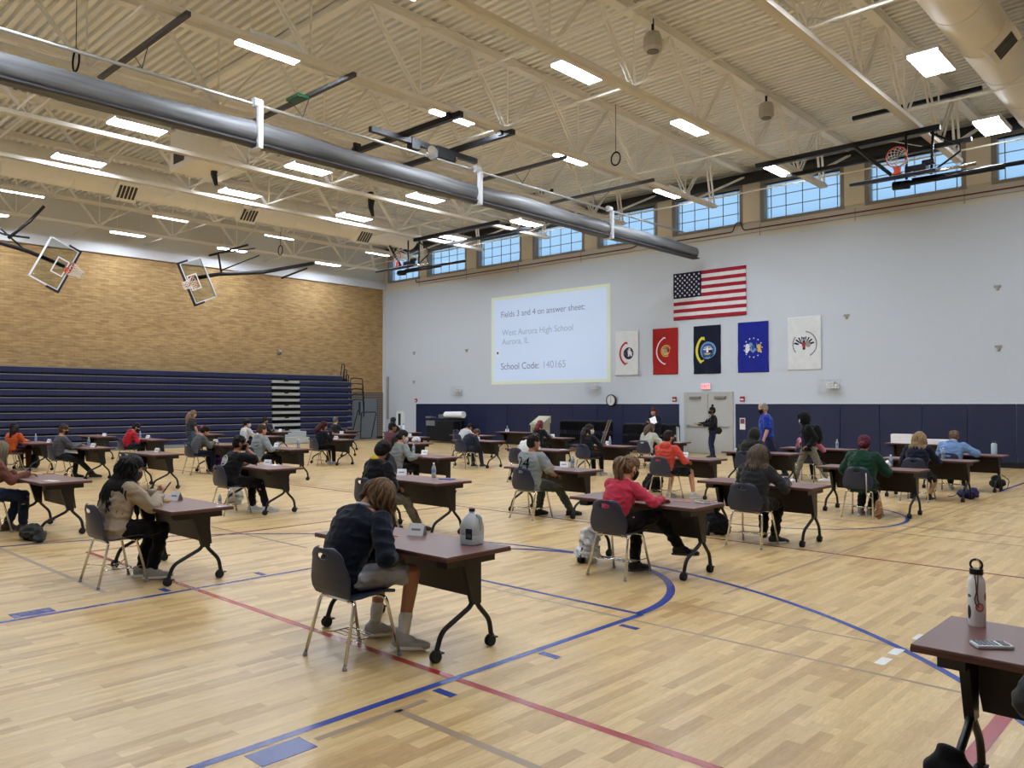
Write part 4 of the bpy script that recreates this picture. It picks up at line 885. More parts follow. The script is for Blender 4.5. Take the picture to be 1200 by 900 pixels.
for px, py, lb in ((99, 521, 'clear bottle in front of the person in the grey sweater'), (67, 515.5, 'clear bottle on the table right of the orange shirt'), (162, 513.5, 'clear bottle in front of the person in red'), (257.5, 506.5, 'clear bottle right beside the red bottle'), (349.5, 525, 'clear bottle on the table of the grey hoodie wearer'),
    (328, 505, 'clear bottle on the table before the bleacher aisle'), (484.5, 532, 'clear bottle in front of the ponytailed person in grey'), (511, 559.5, 'clear bottle beside the blue folder'), (598, 504.8, 'clear bottle on the table left of the display case'), (648, 511.7, 'clear bottle right of the red-haired person'),
    (677.5, 547.5, 'clear bottle on the table of the jersey wearer'), (728, 520.5, 'clear bottle in front of the person in black with a white mask'), (995, 524, 'clear bottle behind the maroon-haired person in green'), (1044, 548, 'clear bottle right of the person in green'), (1112, 536.5, 'clear bottle right of the blond person in navy')):
    put_small('b', px, py, lb)
put_small('b', 0, 0, 'clear water bottle with blue label standing on the floor by the pale grey bag', loc=on_z(257.5, 592, 0)); 
def sheet(px, py, label, w=.2, d=.15, rz=.2, z=TH, name='paper_sheet', cat='paper', mt=None, h=.003):
    p = on_t(px, py, w/2); t = M().box((-w/2, -d/2, 0), (w/2, d/2, h)).build(name, mt or paper_m); t.location = p; t.rotation_euler = (0, 0, rz); return tag(t, label, cat)
sheet(257, 593.5, 'small white slip of paper at the right edge of the yellow pencil case table', .07, .05)
sheet(60, 563.5, 'white paper sheet at the front edge of the far left table', .24, .1, .3)
sheet(325, 544.7, 'white paper on the table of the black printed shirt wearer', .2, .16)
sheet(659, 526.5, 'white paper on the table behind the jersey wearer', .14, .12)
sheet(796, 518.7, 'white paper on the table nearest the grey double door', .12, .1)
sheet(912, 564.7, 'white paper next to the tall white bottle', .18, .14)
sheet(565, 515.6, 'white paper beside the name card above the bending person', .12, .1)
sheet(1098, 530, 'white paper just right of the blond person', .1, .08); sheet(863, 528.4, 'small white cup lid on the table by the hooded person', .08, .08, h=.06)
sheet(7, 513, 'white papers at the left picture edge behind the orange shirt', .35, .25, h=.03)
sheet(524, 561.8, 'blue folder at the right end of a brown table', .2, .12, .2, name='blue_folder', cat='folder', mt=mat('folder_blue', (40, 56, 150), .4), h=.012)
sheet(1057, 519.2, 'tall stack of white papers on the table before the navy pads', .5, .3, .1, h=.24, name='paper_stack', cat='paper stack')
sheet(1108, 520.8, 'low stack of white papers at the right end of the table before the navy pads', .7, .3, .1, h=.12, name='paper_stack', cat='paper stack')
def crumple(px, py, lb, r=.06):
    p = on_t(px, py); m = M(); m.ell((0, 0, r*.45), (r, r*.8, r*.45)); m.ell((r*.5, 0, r*.6), (r*.5, r*.5, r*.5)); o = m.build('crumpled_tissue', paper_m); organic(o, r*.1, 1, None, r*.3, 30); o.location = p; tag(o, lb, 'tissue')
crumple(488, 518.2, 'crumpled white tissue on the table of the person in maroon', .12); crumple(1037, 547.7, 'crumpled white tissue beside the bottle near the green jacket', .09)
# far tall bottles
def flask(p, r, h, col, capc, lb, name='flask'):
    t = thing(name, lb, 'bottle', p); M().lathe([(.001, 0), (r*.95, 0), (r, .01), (r, h*.78), (r*.7, h*.86), (r*.55, h*.88)], 18).build('flask_body', mat('flask_%d_%d_%d' % col, col, .35), t, smooth=True, auto=True); M().lathe([(.001, h*.88), (r*.65, h*.88), (r*.65, h), (.001, h)], 14).build('flask_lid', mat('flaskcap_%d_%d_%d' % capc, capc, .4), t, smooth=True, auto=True); return t
flask(on_t(253, 507), .055, .28, (226, 74, 70), (226, 74, 70), 'red bottle on the table in front of the bleachers'); flask(on_t(895, 565), .032, .25, (232, 234, 236), (200, 204, 206), 'tall white bottle beside the long-haired person in dark grey')
flask(on_t(1165, 532.5), .055, .27, (176, 196, 208), (40, 44, 50), 'pale grey flask with dark lid right of the light blue hoodie'); flask(on_t(479.5, 505.8), .05, .30, (220, 226, 232), (60, 100, 180), 'white bottle with blue cap on the farthest table near the wall cabinet')
flask(on_t(1092, 530.8), .03, .1, (235, 235, 235), (235, 235, 235), 'small white cup between the blond person and the light blue hoodie')
# water jug
t = thing('water_jug', 'translucent gallon water jug with dark blue cap on the front table', 'jug', on_z(553, 637.5, TH), .15)
jm = mat('jug_plastic', (214, 224, 232), .3, trans=.35, ior=1.2)
def sq(w, z, e=4, d=None):
    d = d or w; r = []
    for k in range(28):
        a = 2*math.pi*k/28; c, s = math.cos(a), math.sin(a); r.append((w*math.copysign(abs(c)**(2/e), c), d*math.copysign(abs(s)**(2/e), s), z))
    return r
m = M(); m.loft([sq(.066, 0), sq(.076, .008), sq(.077, .07), sq(.075, .075), sq(.077, .08), sq(.077, .14), sq(.072, .165, 3), sq(.055, .20, 2.5), sq(.030, .228, 2), sq(.021, .235, 2), sq(.020, .25, 2)]); m.build('jug_body', jm, t, smooth=True, auto=True)
M().tube(arcpts([(.045, 0, .222), (.082, 0, .205), (.082, 0, .13), (.070, 0, .12)], .03), .012, 8, flat=1.3).build('handle', jm, t, smooth=True)
M().lathe([(.001, .245), (.023, .245), (.023, .268), (.001, .268)], 18).build('cap', mat('jug_cap', (26, 28, 60), .4), t, smooth=True, auto=True)
M().box((.0, -.0785, .045), (.06, -.077, .125)).build('label', mat('jug_label_dark', (28, 36, 58), .4), t); M().box((.008, -.0793, .06), (.052, -.0785, .085)).build('label_picture', mat('jug_label_green', (70, 96, 84), .5), t)
# pencils
def pencil(px, py, lb, rz, col=(206, 140, 60)):
    t = thing('pencil', lb, 'pencil', on_t(px, py, .09), rz); M().tube([(-.085, 0, .005), (.07, 0, .005)], .004, 6).build('shaft', mat('pencil_%d' % col[0], col, .4), t); M().tube([(.07, 0, .005), (.088, 0, .005)], [.004, .0008], 6).build('tip', mat('pencil_wood', (226, 196, 150), .7), t); M().tube([(-.1, 0, .005), (-.085, 0, .005)], .0045, 6).build('eraser', mat('eraser_pink', (220, 120, 120), .7), t)
pencil(457, 628.5, 'orange pencil in front of the person in the navy sweater', .3); pencil(801, 588.3, 'pencil on the table of the person in the pink top', .3, (212, 170, 110))
o = sheet(451, 626, 'red eraser beside the orange pencil', .05, .03, .2, name='red_eraser', cat='eraser', mt=mat('eraser_red', (196, 46, 52), .5), h=.014)
# pencil case
t = thing('pencil_case', 'yellow pencil case on the table of the person in the beige sweater', 'pencil case', on_z(189.5, 588.5, TH), .45); M().tube([(-.09, 0, .014), (.09, 0, .014)], .013, 10).ell((-.09, 0, .014), (.02, .013, .013)).ell((.09, 0, .014), (.02, .013, .013)).build('case_body', mat('case_yellow', (224, 190, 96), .5), t, smooth=True); M().box((-.07, -.002, .026), (.07, .002, .029)).build('zip', mat('zip_brown', (120, 90, 50), .5), t)
# calculators
def calc(p, lb, rz, s=1):
    t = thing('calculator', lb, 'calculator', p, rz); M().box((-.04*s, -.075*s, 0), (.04*s, .075*s, .016*s)).build('calculator_body', mat('calc_white', (206, 212, 216), .4), t, bevel=.004*s)
    M().box((-.032*s, .032*s, .016*s), (.032*s, .062*s, .018*s)).build('screen', mat('calc_screen', (52, 60, 56), .2), t); m = M()
    for i in range(4):
        for j in range(5): m.box((-.031*s+i*.0165*s, -.066*s+j*.018*s, .016*s), (-.018*s+i*.0165*s, -.054*s+j*.018*s, .0185*s))
    m.build('keys', mat('calc_keys', (96, 104, 112), .5), t)
calc(on_z(1162, 758, TH), 'white pocket calculator at the lower right corner', -.9, 1.0); calc(on_z(824, 589.5, TH), 'white calculator on the table of the person in the pink top', 1.2, 1.1)
# steel bottle with stickers
t = thing('metal_bottle', 'white metal bottle with stickers and black loop lid on the corner table', 'bottle', on_z(1145, 733, TH)); t.scale = (1.05, 1.05, 1.1); r = .036
M().lathe([(.001, 0), (r*.95, 0), (r, .006), (r, .185), (r*.93, .2), (r*.68, .212), (r*.66, .225)], 28).build('bottle_body', mat('bottle_white', (240, 243, 246), .35), t, smooth=True, auto=True)
M().lathe([(.001, .222), (.028, .222), (.028, .245), (.001, .247)], 22).build('lid', black_m, t, smooth=True, auto=True)
M().tube([(.024*math.cos(a), 0, .262+.022*math.sin(a)) for a in [math.radians(-50+i*14) for i in range(21)]], .005, 8).build('lid_loop', black_m, t, smooth=True)
M().tube([(.012*math.cos(a)+.004, -.004, .262+.022*math.sin(a)) for a in [math.radians(-80+i*20) for i in range(10)]], .0025, 6).build('carabiner', mat('brass', (176, 150, 90), .3, metal=.8), t, smooth=True)
yaw_c = math.atan2(-on_z(1145, 733, TH).y, -on_z(1145, 733, TH).x)
def sticker(name, a0, z0, ra, rz_, mt):
    m = M(); q = [(yaw_c+a0-ra/r*math.cos(k*math.pi/14), rz_*math.sin(k*math.pi/14)) for k in range(15)]; e_ = .0006+.0004*('centre' in name); vs = []
    for a, hz_ in q: vs += [((r+e_)*math.cos(a), (r+e_)*math.sin(a), z0-hz_), ((r+e_)*math.cos(a), (r+e_)*math.sin(a), z0+hz_)]
    m.add(vs, [(2*k, 2*k+2, 2*k+3, 2*k+1) for k in range(14)]); m.build(name, mt, t)
sticker('round_sticker', .35, .085, .018, .019, mat('sticker_red', (196, 110, 104), .5)); sticker('round_sticker_centre', .35, .085, .011, .012, mat('sticker_pink', (218, 160, 150), .5)); sticker('black_sticker', -1.0, .06, .012, .03, mat('sticker_black', (30, 30, 34), .5)); sticker('teal_sticker', -.95, .13, .012, .007, mat('sticker_teal', (90, 120, 124), .5)); sticker('small_sticker', 1.25, .13, .01, .018, mat('sticker_dark_red', (130, 70, 74), .5))
M().tube([((r+.006)*math.cos(yaw_c+k), (r+.006)*math.sin(yaw_c+k), z) for k, z in ((-.15, .225), (-.05, .19), (.0, .15), (-.2, .12), (-.1, .1), (.2, .088))], .0028, 6).tube([((r+.006)*math.cos(yaw_c+k), (r+.006)*math.sin(yaw_c+k), z) for k, z in ((.15, .225), (.12, .19), (.05, .15), (.1, .12), (.2, .1))], .0028, 6).build('neck_cord', mat('cord_brown', (110, 84, 70), .7), t, smooth=True)
# ---------------- bags
def bag(name, label, p, parts, mt, vox=.02, wr=.012, strap=None, cat='bag', rz=0):
    t = thing(name, label, cat, p, rz); m = M()
    for c, r in parts: m.ell(c, r)
    o = m.build('bag_body', mt, t); organic(o, vox, 3, None, wr, 9)
    if strap:
        s = M()
        for pts in strap: s.tube(arcpts(pts, .05), .011, 6, flat=.6)
        s.build('strap', mt, t, smooth=True)
    return t
blackc = cloth((18, 18, 22)); 
bag('plastic_bag', 'white plastic carrier bag on the floor left of the pink top wearer', on_z(682, 660, 0)+V((0, .1, 0)), [((0, 0, .10), (.16, .10, .11)), ((.03, 0, .25), (.11, .07, .14)), ((.12, 0, .36), (.10, .04, .05))], mat('plastic_bag_white', (206, 208, 214), .35, bump=.6, bscale=18), .012, .035)
bag('plastic_bag', 'pale grey plastic bag behind the water bottle beside the black shirt wearer', on_z(268, 591, 0)+V((.05, .1, 0)), [((0, 0, .13), (.14, .12, .13)), ((0, 0, .25), (.1, .08, .08))], mat('plastic_bag_grey', (190, 190, 190), .35, bump=.6, bscale=18), .014, .03)
bag('backpack', 'black backpack leaning on the floor left of the orange hoodie chair', on_z(764, 577, 0)+V((-.05, .15, 0)), [((0, 0, .2), (.22, .14, .2)), ((.08, 0, .36), (.14, .12, .12)), ((-.1, -.08, .14), (.12, .08, .12))], blackc, .02, .01, [[(.1, -.05, .48), (.22, -.12, .3), (.2, -.12, .05)]])
bag('backpack', 'black backpack with small white print between the pink top table and the dark grey chair', on_z(838, 628, 0)+V((-.05, .12, 0)), [((0, 0, .15), (.19, .13, .15)), ((-.06, 0, .3), (.1, .09, .15)), ((.12, 0, .1), (.1, .09, .1))], blackc, .018, .01, [[(-.05, -.08, .4), (.1, -.14, .2), (.25, -.12, .02)]])
bag('drawstring_bag', 'black bag on the floor under the corner table at the bottom right', (-1.0, 3.86, 0), [((0, 0, .14), (.12, .10, .14)), ((0, 0, .27), (.06, .05, .05))], blackc, .012, .008)
bag('quilted_pouch', 'dark patterned pouch lying under the far left table', on_z(28, 634, 0)+V((0, .1, 0)), [((-.05, 0, .1), (.2, .13, .1)), ((.16, .02, .1), (.18, .08, .07)), ((.27, 0, .05), (.07, .06, .04))], mat('camouflage_cloth', (46, 48, 44), .8, bump=.6, bscale=9, var=.7, vscale=9), .014, .02)
bag('backpack', 'black backpack on the floor behind the person in the orange shirt', on_z(34, 549, 0)+V((0, .1, 0)), [((0, 0, .18), (.25, .16, .18)), ((.05, 0, .3), (.16, .12, .1))], blackc, .025, .01)
bag('purple_bag', 'purple bag hanging beside a chair left of the black shirt wearer', on_z(258, 553, 0)+V((-.05, -.05, 0)), [((0, 0, .2), (.18, .13, .2)), ((.02, 0, .36), (.11, .1, .1))], cloth((84, 50, 122)), .02, .01, [[(0, -.1, .44), (.05, -.02, .66), (.08, .1, .5)]])
bag('duffel_bag', 'blue and red duffel bag on the floor right of the blond person', on_z(1130, 585, 0)+V((0, .15, 0)), [((0, 0, .09), (.17, .12, .09)), ((.12, 0, .11), (.10, .11, .11))], mat('duffel_blue', (40, 36, 96), .6, bump=.3, bscale=10, var=.6, vscale=6), .025, .012, [[(-.16, 0, .08), (-.22, 0, .02), (-.32, .02, .02)]])
bag('backpack', 'dark grey backpack on the floor under the pale flask table', on_z(1167, 573, 0)+V((0, .15, 0)), [((0, 0, .11), (.16, .13, .11)), ((-.03, 0, .19), (.09, .10, .09))], cloth((44, 46, 50)), .025, .01, [[(.1, -.1, .3), (.24, -.1, .2), (.2, -.1, .02)]])
bag('plush_charm', 'small brown furry charm hanging from the chair of the green jacket wearer', (-4.33, 13.02, 0), [((0, 0, .1), (.055, .05, .1)), ((0, 0, .22), (.04, .04, .06))], mat('brown_fur', (150, 110, 70), .9, bump=.8, bscale=60, var=.5, vscale=30), .012, .02, None, 'charm')
# ================================================================== PEOPLE
def ik(a, b, l1, l2, hint):
    d = b-a; L = min(d.length, (l1+l2)*.999); L = max(L, abs(l1-l2)+.02); u = d.normalized(); b2 = a+u*L
    x = (l1*l1-l2*l2+L*L)/(2*L); h = math.sqrt(max(0, l1*l1-x*x)); hv = V(hint)-u*V(hint).dot(u); hv.normalize()
    return a+u*x+hv*h, b2
def rotx(a): return Matrix.Rotation(a, 3, 'X')
def frame(f, up):
    f = V(f).normalized(); r = f.cross(V(up)).normalized(); u = r.cross(f); return Matrix(((r.x, f.x, u.x), (r.y, f.y, u.y), (r.z, f.z, u.z)))
def hand(m, w, d, n, side, curl=.5, s=1.0, spread=0):
    """hand at wrist w, pointing d, palm facing n, thumb on side*(d x n)"""
    d = V(d).normalized(); n = (V(n)-d*V(n).dot(d)).normalized(); x = d.cross(n)*side
    P_ = lambda a, b_, c: w+x*a*s+d*b_*s+n*c*s
    rings = []
    for t_, hw, th in ((-.015, .024, .020), (.02, .032, .017), (.06, .040, .015), (.088, .040, .013), (.096, .034, .010)):
        rings.append([P_(hw*math.cos(k*math.pi/5), t_, th*math.sin(k*math.pi/5)) for k in range(10)])
    m.loft(rings)
    for i, (off, L) in enumerate(((.029, .072), (.010, .080), (-.010, .075), (-.029, .060))):
        p = P_(off, .086, 0); a = 0.12; r = .0088 if i < 3 else .0078
        for seg, (k, cc) in enumerate(((.42, curl*.8), (.32, curl*1.0), (.26, curl*.7))):
            a += cc; q = p+(d*math.cos(a)+n*math.sin(a)+x*off*spread)*L*k*s; m.cap(p, r*s*(1-.1*seg), q, r*s*(1-.1*(seg+1)), 8); p = q
    p = P_(.030, .025, .004); a1 = (x*.75+d*.62+n*.25).normalized(); q = p+a1*.042*s; m.cap(p, .0125*s, q, .0105*s, 8); a2 = (x*.25+d*.85+n*.45).normalized(); q2 = q+a2*.034*s; m.cap(q, .0105*s, q2, .0085*s, 8)
def person(label, x, y, L, Po=None, rz=0, lod=1, name='person', group=None):
    Po = Po or {}; sit = Po.get('sit', True); sc = L.get('h', 1.0); bulk = L.get('bulk', 1.0); fem = L.get('fem', False)
    t = thing(name, label, 'person', (x, y, 0), rz)
    if group: t['group'] = group
    vox = {0: .0065, 1: .011, 2: .015}[lod]; sk = skin(L.get('skin', (190, 142, 114)))
    lean = math.radians(Po.get('lean', 18)); twist = math.radians(Po.get('twist', 0)); side = math.radians(Po.get('side', 0))
    pz = .545 if sit else .985*sc; py = Po.get('py', -.07 if sit else 0); px = Po.get('px', 0)
    if sit: py = max(py, -.20+.125*bulk+L.get('toff', .018)+.012)
    # ---- spine
    pel = V((px, py, pz)); cur = pel-V((0, 0, .07)); sp = []; segs = [(.0, .3, .07), (.10, .6, .10), (.12, .9, .12), (.13, 1.15, .13), (.12, 1.3, .12)]
    base = cur.copy(); pts = [(base, 0)]; p = base+V((0, 0, .07)); pts.append((p.copy(), lean*.3))
    for (_, k, Ls) in segs[1:]:
        a = lean*k; dr = Matrix.Rotation(side, 3, 'Y') @ V((0, math.sin(a), math.cos(a))); p = p+dr*Ls*sc; pts.append((p.copy(), a))
    NBp = pts[-1][0]; la = lean*1.3; Rt = Matrix.Rotation(side, 3, 'Y') @ Matrix.Rotation(twist, 3, 'Z') @ rotx(-la)
    w = [(.15, .105), (.178 if fem else .168, .125), (.140 if fem else .150, .108), (.160 if fem else .168, .118), (.165 if fem else .182, .115), (.095, .07)]
    def torso(m, off, i0=0, i1=6, hem=0, sw=1):
        rings = []; cs = []
        for i in range(i0, i1):
            P0, a = pts[i]; tw = Matrix.Rotation(twist*i/5, 3, 'Z'); fr = Matrix.Rotation(side*min(1, i/2), 3, 'Y') @ tw @ rotx(-a)
            rx_, ry_ = w[i][0]*bulk*sw+off, w[i][1]*bulk*sw+off; cs.append((P0, fr, rx_, ry_))
        if hem: P0, fr, a_, b_ = cs[0]; cs.insert(0, (P0-V((0, 0, hem)), fr, a_+.008, b_+.008))
        # subdivide
        fin = []
        for i in range(len(cs)-1):
            for k in range(3):
                q = k/3; A, B = cs[i], cs[i+1]; q2 = q; fin.append((A[0].lerp(B[0], q), A[1].lerp(B[1], q2) if False else A[1], A[2]*(1-q)+B[2]*q, A[3]*(1-q)+B[3]*q, B[1], q))
        A = cs[-1]; fin.append((A[0], A[1], A[2], A[3], A[1], 0))
        for c, f1, rx_, ry_, f2, q in fin:
            rings.append([c+(f1 @ V((rx_*math.cos(2*math.pi*j/20), ry_*math.sin(2*math.pi*j/20), 0)))*(1-q)+(f2 @ V((rx_*math.cos(2*math.pi*j/20), ry_*math.sin(2*math.pi*j/20), 0)))*q for j in range(20)])
        m.loft(rings)
    sh = []; shw = (.165 if fem else .185)*bulk**.5*sc
    for s in (1, -1): sh.append(NBp+Rt @ V((s*shw, -.005+Po.get('shf', .02), -.065)))
    # ---- head frame
    hp = math.radians(Po.get('hp', 15)); hy = math.radians(Po.get('hy', 0)); hr = math.radians(Po.get('hr', 0))
    Hf = Matrix.Rotation(twist*.5+hy, 3, 'Z') @ rotx(-hp) @ Matrix.Rotation(hr, 3, 'Y')
    nd = (Rt @ V((0, 0, 1))*.5+Hf @ V((0, 0, 1))*.5).normalized(); nk = NBp+nd*.045*sc+V((0, .005, 0)); HC = nk+Hf @ V((0, .022, .108))
    hs = L.get('head', 1.07)
    def hd(x_, y_, z_): return HC+Hf @ (V((x_, y_, z_))*hs)
    # ---- limbs
    arms = Po.get('arms', [(.16, .36, .80), (-.16, .36, .80)]); elb = Po.get('elb', [(.7, -.3, -.7), (-.7, -.3, -.7)]); A_ = []
    for i, s in enumerate((1, -1)):
        e, wr = ik(sh[i], V(arms[i]), .285*sc, .255*sc, elb[i]); A_.append((sh[i], e, wr))
    hz = (.0 if sit else -.03); hips = [pel+V((s*.092*bulk, .0, hz-.01)) for s in (1, -1)]
    ank = Po.get('ank', [(.12, .42, .09), (-.12, .42, .09)] if sit else [(.10, 0, .09), (-.10, 0, .09)]); kh = Po.get('knee', [(.12, 1, .9), (-.12, 1, .9)] if sit else [(0, 1, 0), (0, 1, 0)]); Lg = []
    for i in range(2):
        k_, a_ = ik(hips[i], V(ank[i]), .44*sc, .42*sc, kh[i]); Lg.append((hips[i], k_, a_))
    def arm(m, i, off, r=1.0, upto=2.0, b_=bulk**.5):
        S, E_, W = A_[i]; m.cap(S, .056*b_+off, S.lerp(E_, .5), .050*b_+off); m.cap(S.lerp(E_, .5), .050*b_+off, E_, .040*b_+off)
        if upto > 1: q = min(1, upto-1); m.cap(E_, .041*b_+off, E_.lerp(W, q), (.041*(1-q)+.027*q)*b_+off); m.cap(E_.lerp(W, .1*q), .041*b_+off, E_.lerp(W, .45*q), .037*b_+off)
    def armshort(m, i, off, f): S, E_, W = A_[i]; m.cap(S, .056*bulk**.5+off*.7, S.lerp(E_, f), .056*bulk**.5+off*1.1)
    def leg(m, i, off, upto=2.0):
        Hh, K, A = Lg[i]; b_ = bulk**.6; q1 = min(1, upto); m.cap(Hh, .086*b_+off, Hh.lerp(K, .5*q1), .074*b_+off); m.cap(Hh.lerp(K, .5*q1), .074*b_+off, Hh.lerp(K, q1), (.056*q1+.074*(1-q1))*b_+off+(.012 if upto < 1 else 0))
        if upto > 1:
            q = min(1, upto-1); bk = (K-A).normalized(); m.cap(K, .055*b_+off, K.lerp(A, .3), .052*b_+off); m.cap(K.lerp(A, .3), .052*b_+off, K.lerp(A, q), .034*b_+off+(.008 if off else 0))
    # ---- body
    b = M(); torso(b, 0); b.cap(NBp-nd*.05, .060, nk+nd*.03, .052); b.cap(NBp+Rt @ V((.05, 0, -.02)), .045, sh[0], .05); b.cap(NBp+Rt @ V((-.05, 0, -.02)), .045, sh[1], .05)
    b.ell(hd(0, -.008, .03), (.074*hs, .094*hs, .088*hs), Hf); b.ell(hd(0, .020, -.035), (.062*hs, .070*hs, .075*hs), Hf); b.ell(hd(0, .048, -.092), (.030*hs, .032*hs, .022*hs), Hf)
    b.ell(hd(0, .085, -.02), (.012*hs, .022*hs, .026*hs), Hf); b.ell(hd(0, .098, -.032), (.015*hs, .014*hs, .011*hs), Hf); b.ell(hd(0, .078, -.068), (.024*hs, .014*hs, .007*hs), Hf); b.ell(hd(0, .077, .022), (.05*hs, .014*hs, .010*hs), Hf)
    for s in (1, -1): b.ell(hd(s*.075, -.008, -.012), (.010*hs, .020*hs, .032*hs), Hf)
    for i in range(2): arm(b, i, 0); leg(b, i, 0)
    ex = M(); hd_m = b if lod == 0 else ex
    hn = Po.get('hand', [((.0, 1, -.1), (0, 0, -1)), ((.0, 1, -.1), (0, 0, -1))]); cu = Po.get('curl', (.5, .5)); tside = [1, 1]
    for i, s in enumerate((1, -1)):
        dd, nn = hn[i]
        dd = V(dd).normalized() if dd else (A_[i][2]-A_[i][1]).normalized()
        nn = V(nn)
        # thumb points to the middle of the body for palms down: left of right hand
        xv = dd.cross(nn-dd*nn.dot(dd)); sd = 1 if (xv.x*(-s)) > 0 else -1
        hand(hd_m, A_[i][2], dd, nn, Po.get('thumb', (sd, sd))[i] if 'thumb' in Po else sd, cu[i], .98*sc)
    if lod == 0: ex = M()
    ex.cur = 1
    for s in (1, -1): ex.ell(hd(s*.031, .079, .003), (.012*hs, .008*hs, .006*hs), Hf, 8, 6)
    ex.cur = 2
    for s in (1, -1): ex.ell(hd(s*.031, .0855, .003), (.0055*hs, .0035*hs, .0055*hs), Hf, 8, 6)
    ex.cur = 3; 
    for s in (1, -1): ex.ell(hd(s*.033, .086, .024), (.017*hs, .006*hs, .004*hs), Hf, 8, 4)
    ex.cur = 4; ex.ell(hd(0, .0905, -.068), (.020*hs, .004*hs, .0045*hs), Hf, 8, 4)
    bo = b.build('body', [sk, mat('eye_white', (225, 222, 216), .3), mat('eye_dark', (30, 20, 16), .2), hairm(L.get('hair', (40, 30, 26))), mat('lip', (166, 96, 88), .5)], t)
    organic(bo, vox, 3, ex)
    # ---- top
    top = cloth(L['top']); m = M(); sl = L.get('sleeve', 'long'); off = L.get('toff', .014 if sl == 'short' else .018)
    torso(m, off, 0, 6, hem=Po.get('hem', .02) if sit else .08*sc)
    m.cap(NBp+Rt @ V((.06, -.005, -.045)), .048, sh[0], .056+off*.6); m.cap(NBp+Rt @ V((-.06, -.005, -.045)), .048, sh[1], .056+off*.6)
    if L.get('bust') or fem:
        for s in (1, -1): m.ell(pts[4][0]+Rt @ V((s*.07, .09*bulk+off, -.05)), (.07*bulk, .06*bulk, .07*bulk), Rt)
    for i in range(2):
        if sl == 'long': arm(m, i, off*.9, upto=1.97); 
        elif sl == 'short': armshort(m, i, off, .72)
        elif sl == 'three': arm(m, i, off*.7, upto=1.35)
    if L.get('hood') == 'down': m.ell(NBp+Rt @ V((0, -.075, -.03)), (.115, .065, .075), Rt); m.ell(NBp+Rt @ V((0, -.02, .0)), (.105, .085, .04), Rt)
    if L.get('collar'): m.tube([NBp+Rt @ V((.062*math.cos(a), .058*math.sin(a), .012)) for a in [k*math.pi/8 for k in range(17)]], .016, 7)
    if L.get('skirt'): m.loft([[pel+V((rr*math.cos(2*math.pi*j/16)*bulk, rr*.8*math.sin(2*math.pi*j/16)*bulk, zz)) for j in range(16)] for rr, zz in ((.16, .05), (.21, -.03), (.25, -.16))])
    to = m.build(L.get('topname', 'shirt'), top, t); organic(to, vox*1.0, 4, None, .0055 if lod < 2 else .005, 9)
    if L.get('hood') == 'up':
        m = M(); hm = cloth(L.get('hoodcol', L['top']))
        vs = []; fs = []; nn_ = 18; mm = 12
        for i in range(mm+1):
            th = math.radians(38+(180-38)*i/mm)      # angle from face direction
            for j in range(nn_):
                a = 2*math.pi*j/nn_; vs.append(hd(.112*math.sin(th)*math.cos(a), .0+.138*math.cos(th), .012+.150*math.sin(th)*math.sin(a)))
        for i in range(mm):
            for j in range(nn_): fs.append((i*nn_+j, i*nn_+(j+1) % nn_, (i+1)*nn_+(j+1) % nn_, (i+1)*nn_+j))
        m.add(vs, fs); h_ = m.build('hood', hm, t, smooth=True); s_ = h_.modifiers.new('s', 'SOLIDIFY'); s_.thickness = .008
        m2 = M(); m2.cap(NBp-nd*.03, .095, nk, .085); o2 = m2.build('hood_neck', hm, t); organic(o2, .012, 3, None, .006)
    # ---- bottoms
    m = M(); pn = L.get('pants', 'long'); po = .014
    rings = []
    for zz, k in ((-.085, .75), (-.06, .98), (.0, 1.0), (.05, .88)):
        c = pel+V((0, 0, zz)); rings.append([c+V((w[1][0]*bulk*k*1.02*math.cos(2*math.pi*j/20)+0, (w[1][1]*bulk*k+.006)*math.sin(2*math.pi*j/20), 0)) for j in range(20)])
    m.loft(rings)
    for i in range(2): leg(m, i, po, .80 if pn == 'shorts' else 1.93)
    if pn == 'shorts':
        for i in range(2): Hh, K, A = Lg[i]; m.cap(Hh.lerp(K, .35), .092, Hh.lerp(K, .76), .090)
    bt = m.build(L.get('pantsname', 'shorts' if pn == 'shorts' else 'trousers'), cloth(L.get('bot', (24, 26, 34))), t); organic(bt, vox*1.1, 3, None, .007 if lod < 2 else 0, 9)
    # ---- shoes
    fd = Po.get('foot', [(.12, 1, -.05), (-.12, 1, -.05)])
    for i in range(2):
        A = Lg[i][2]; d = V(fd[i]).normalized(); 
        if abs(d.z) < .3: d.z = 0; d.normalize()
        fr = frame(d, (0, 0, 1)); s_ = M(); g = A-fr @ V((0, 0, 1))*(.088 if 'ankup' not in Po else .088)
        for (yy, rx_, ry_, rz_) in ((-.035, .041, .048, .056), (.03, .043, .075, .052), (.10, .047, .078, .036), (.155, .043, .052, .028)): s_.ell(g+fr @ V((0, yy, rz_*.95)), (rx_, ry_, rz_), fr)
        s_.cap(A+V((0, 0, .012)), .047, g+fr @ V((0, .0, .045)), .046)
        so = s_.build('shoe', mat('shoe_%d_%d_%d' % L.get('shoe', (30, 30, 34)), L.get('shoe', (30, 30, 34)), .6, bump=.2, bscale=40), t); organic(so, .008 if lod == 0 else .013, 2)
        sm = M(); pr = []
        for k in range(20):
            a = 2*math.pi*k/20; yy = .055+.145*math.sin(a); pr.append((.049*math.cos(a)*(1 if math.sin(a) > -.2 else .85), yy))
        sm.loft([[g+fr @ V((a_, b_, .002)) for a_, b_ in pr], [g+fr @ V((a_*1.03, b_*1.01, .016)) for a_, b_ in pr], [g+fr @ V((a_, b_, .024)) for a_, b_ in pr]]); sm.build('sole', mat('sole_%d_%d_%d' % L.get('sole', (210, 208, 204)), L.get('sole', (210, 208, 204)), .6), so, smooth=True, auto=True)
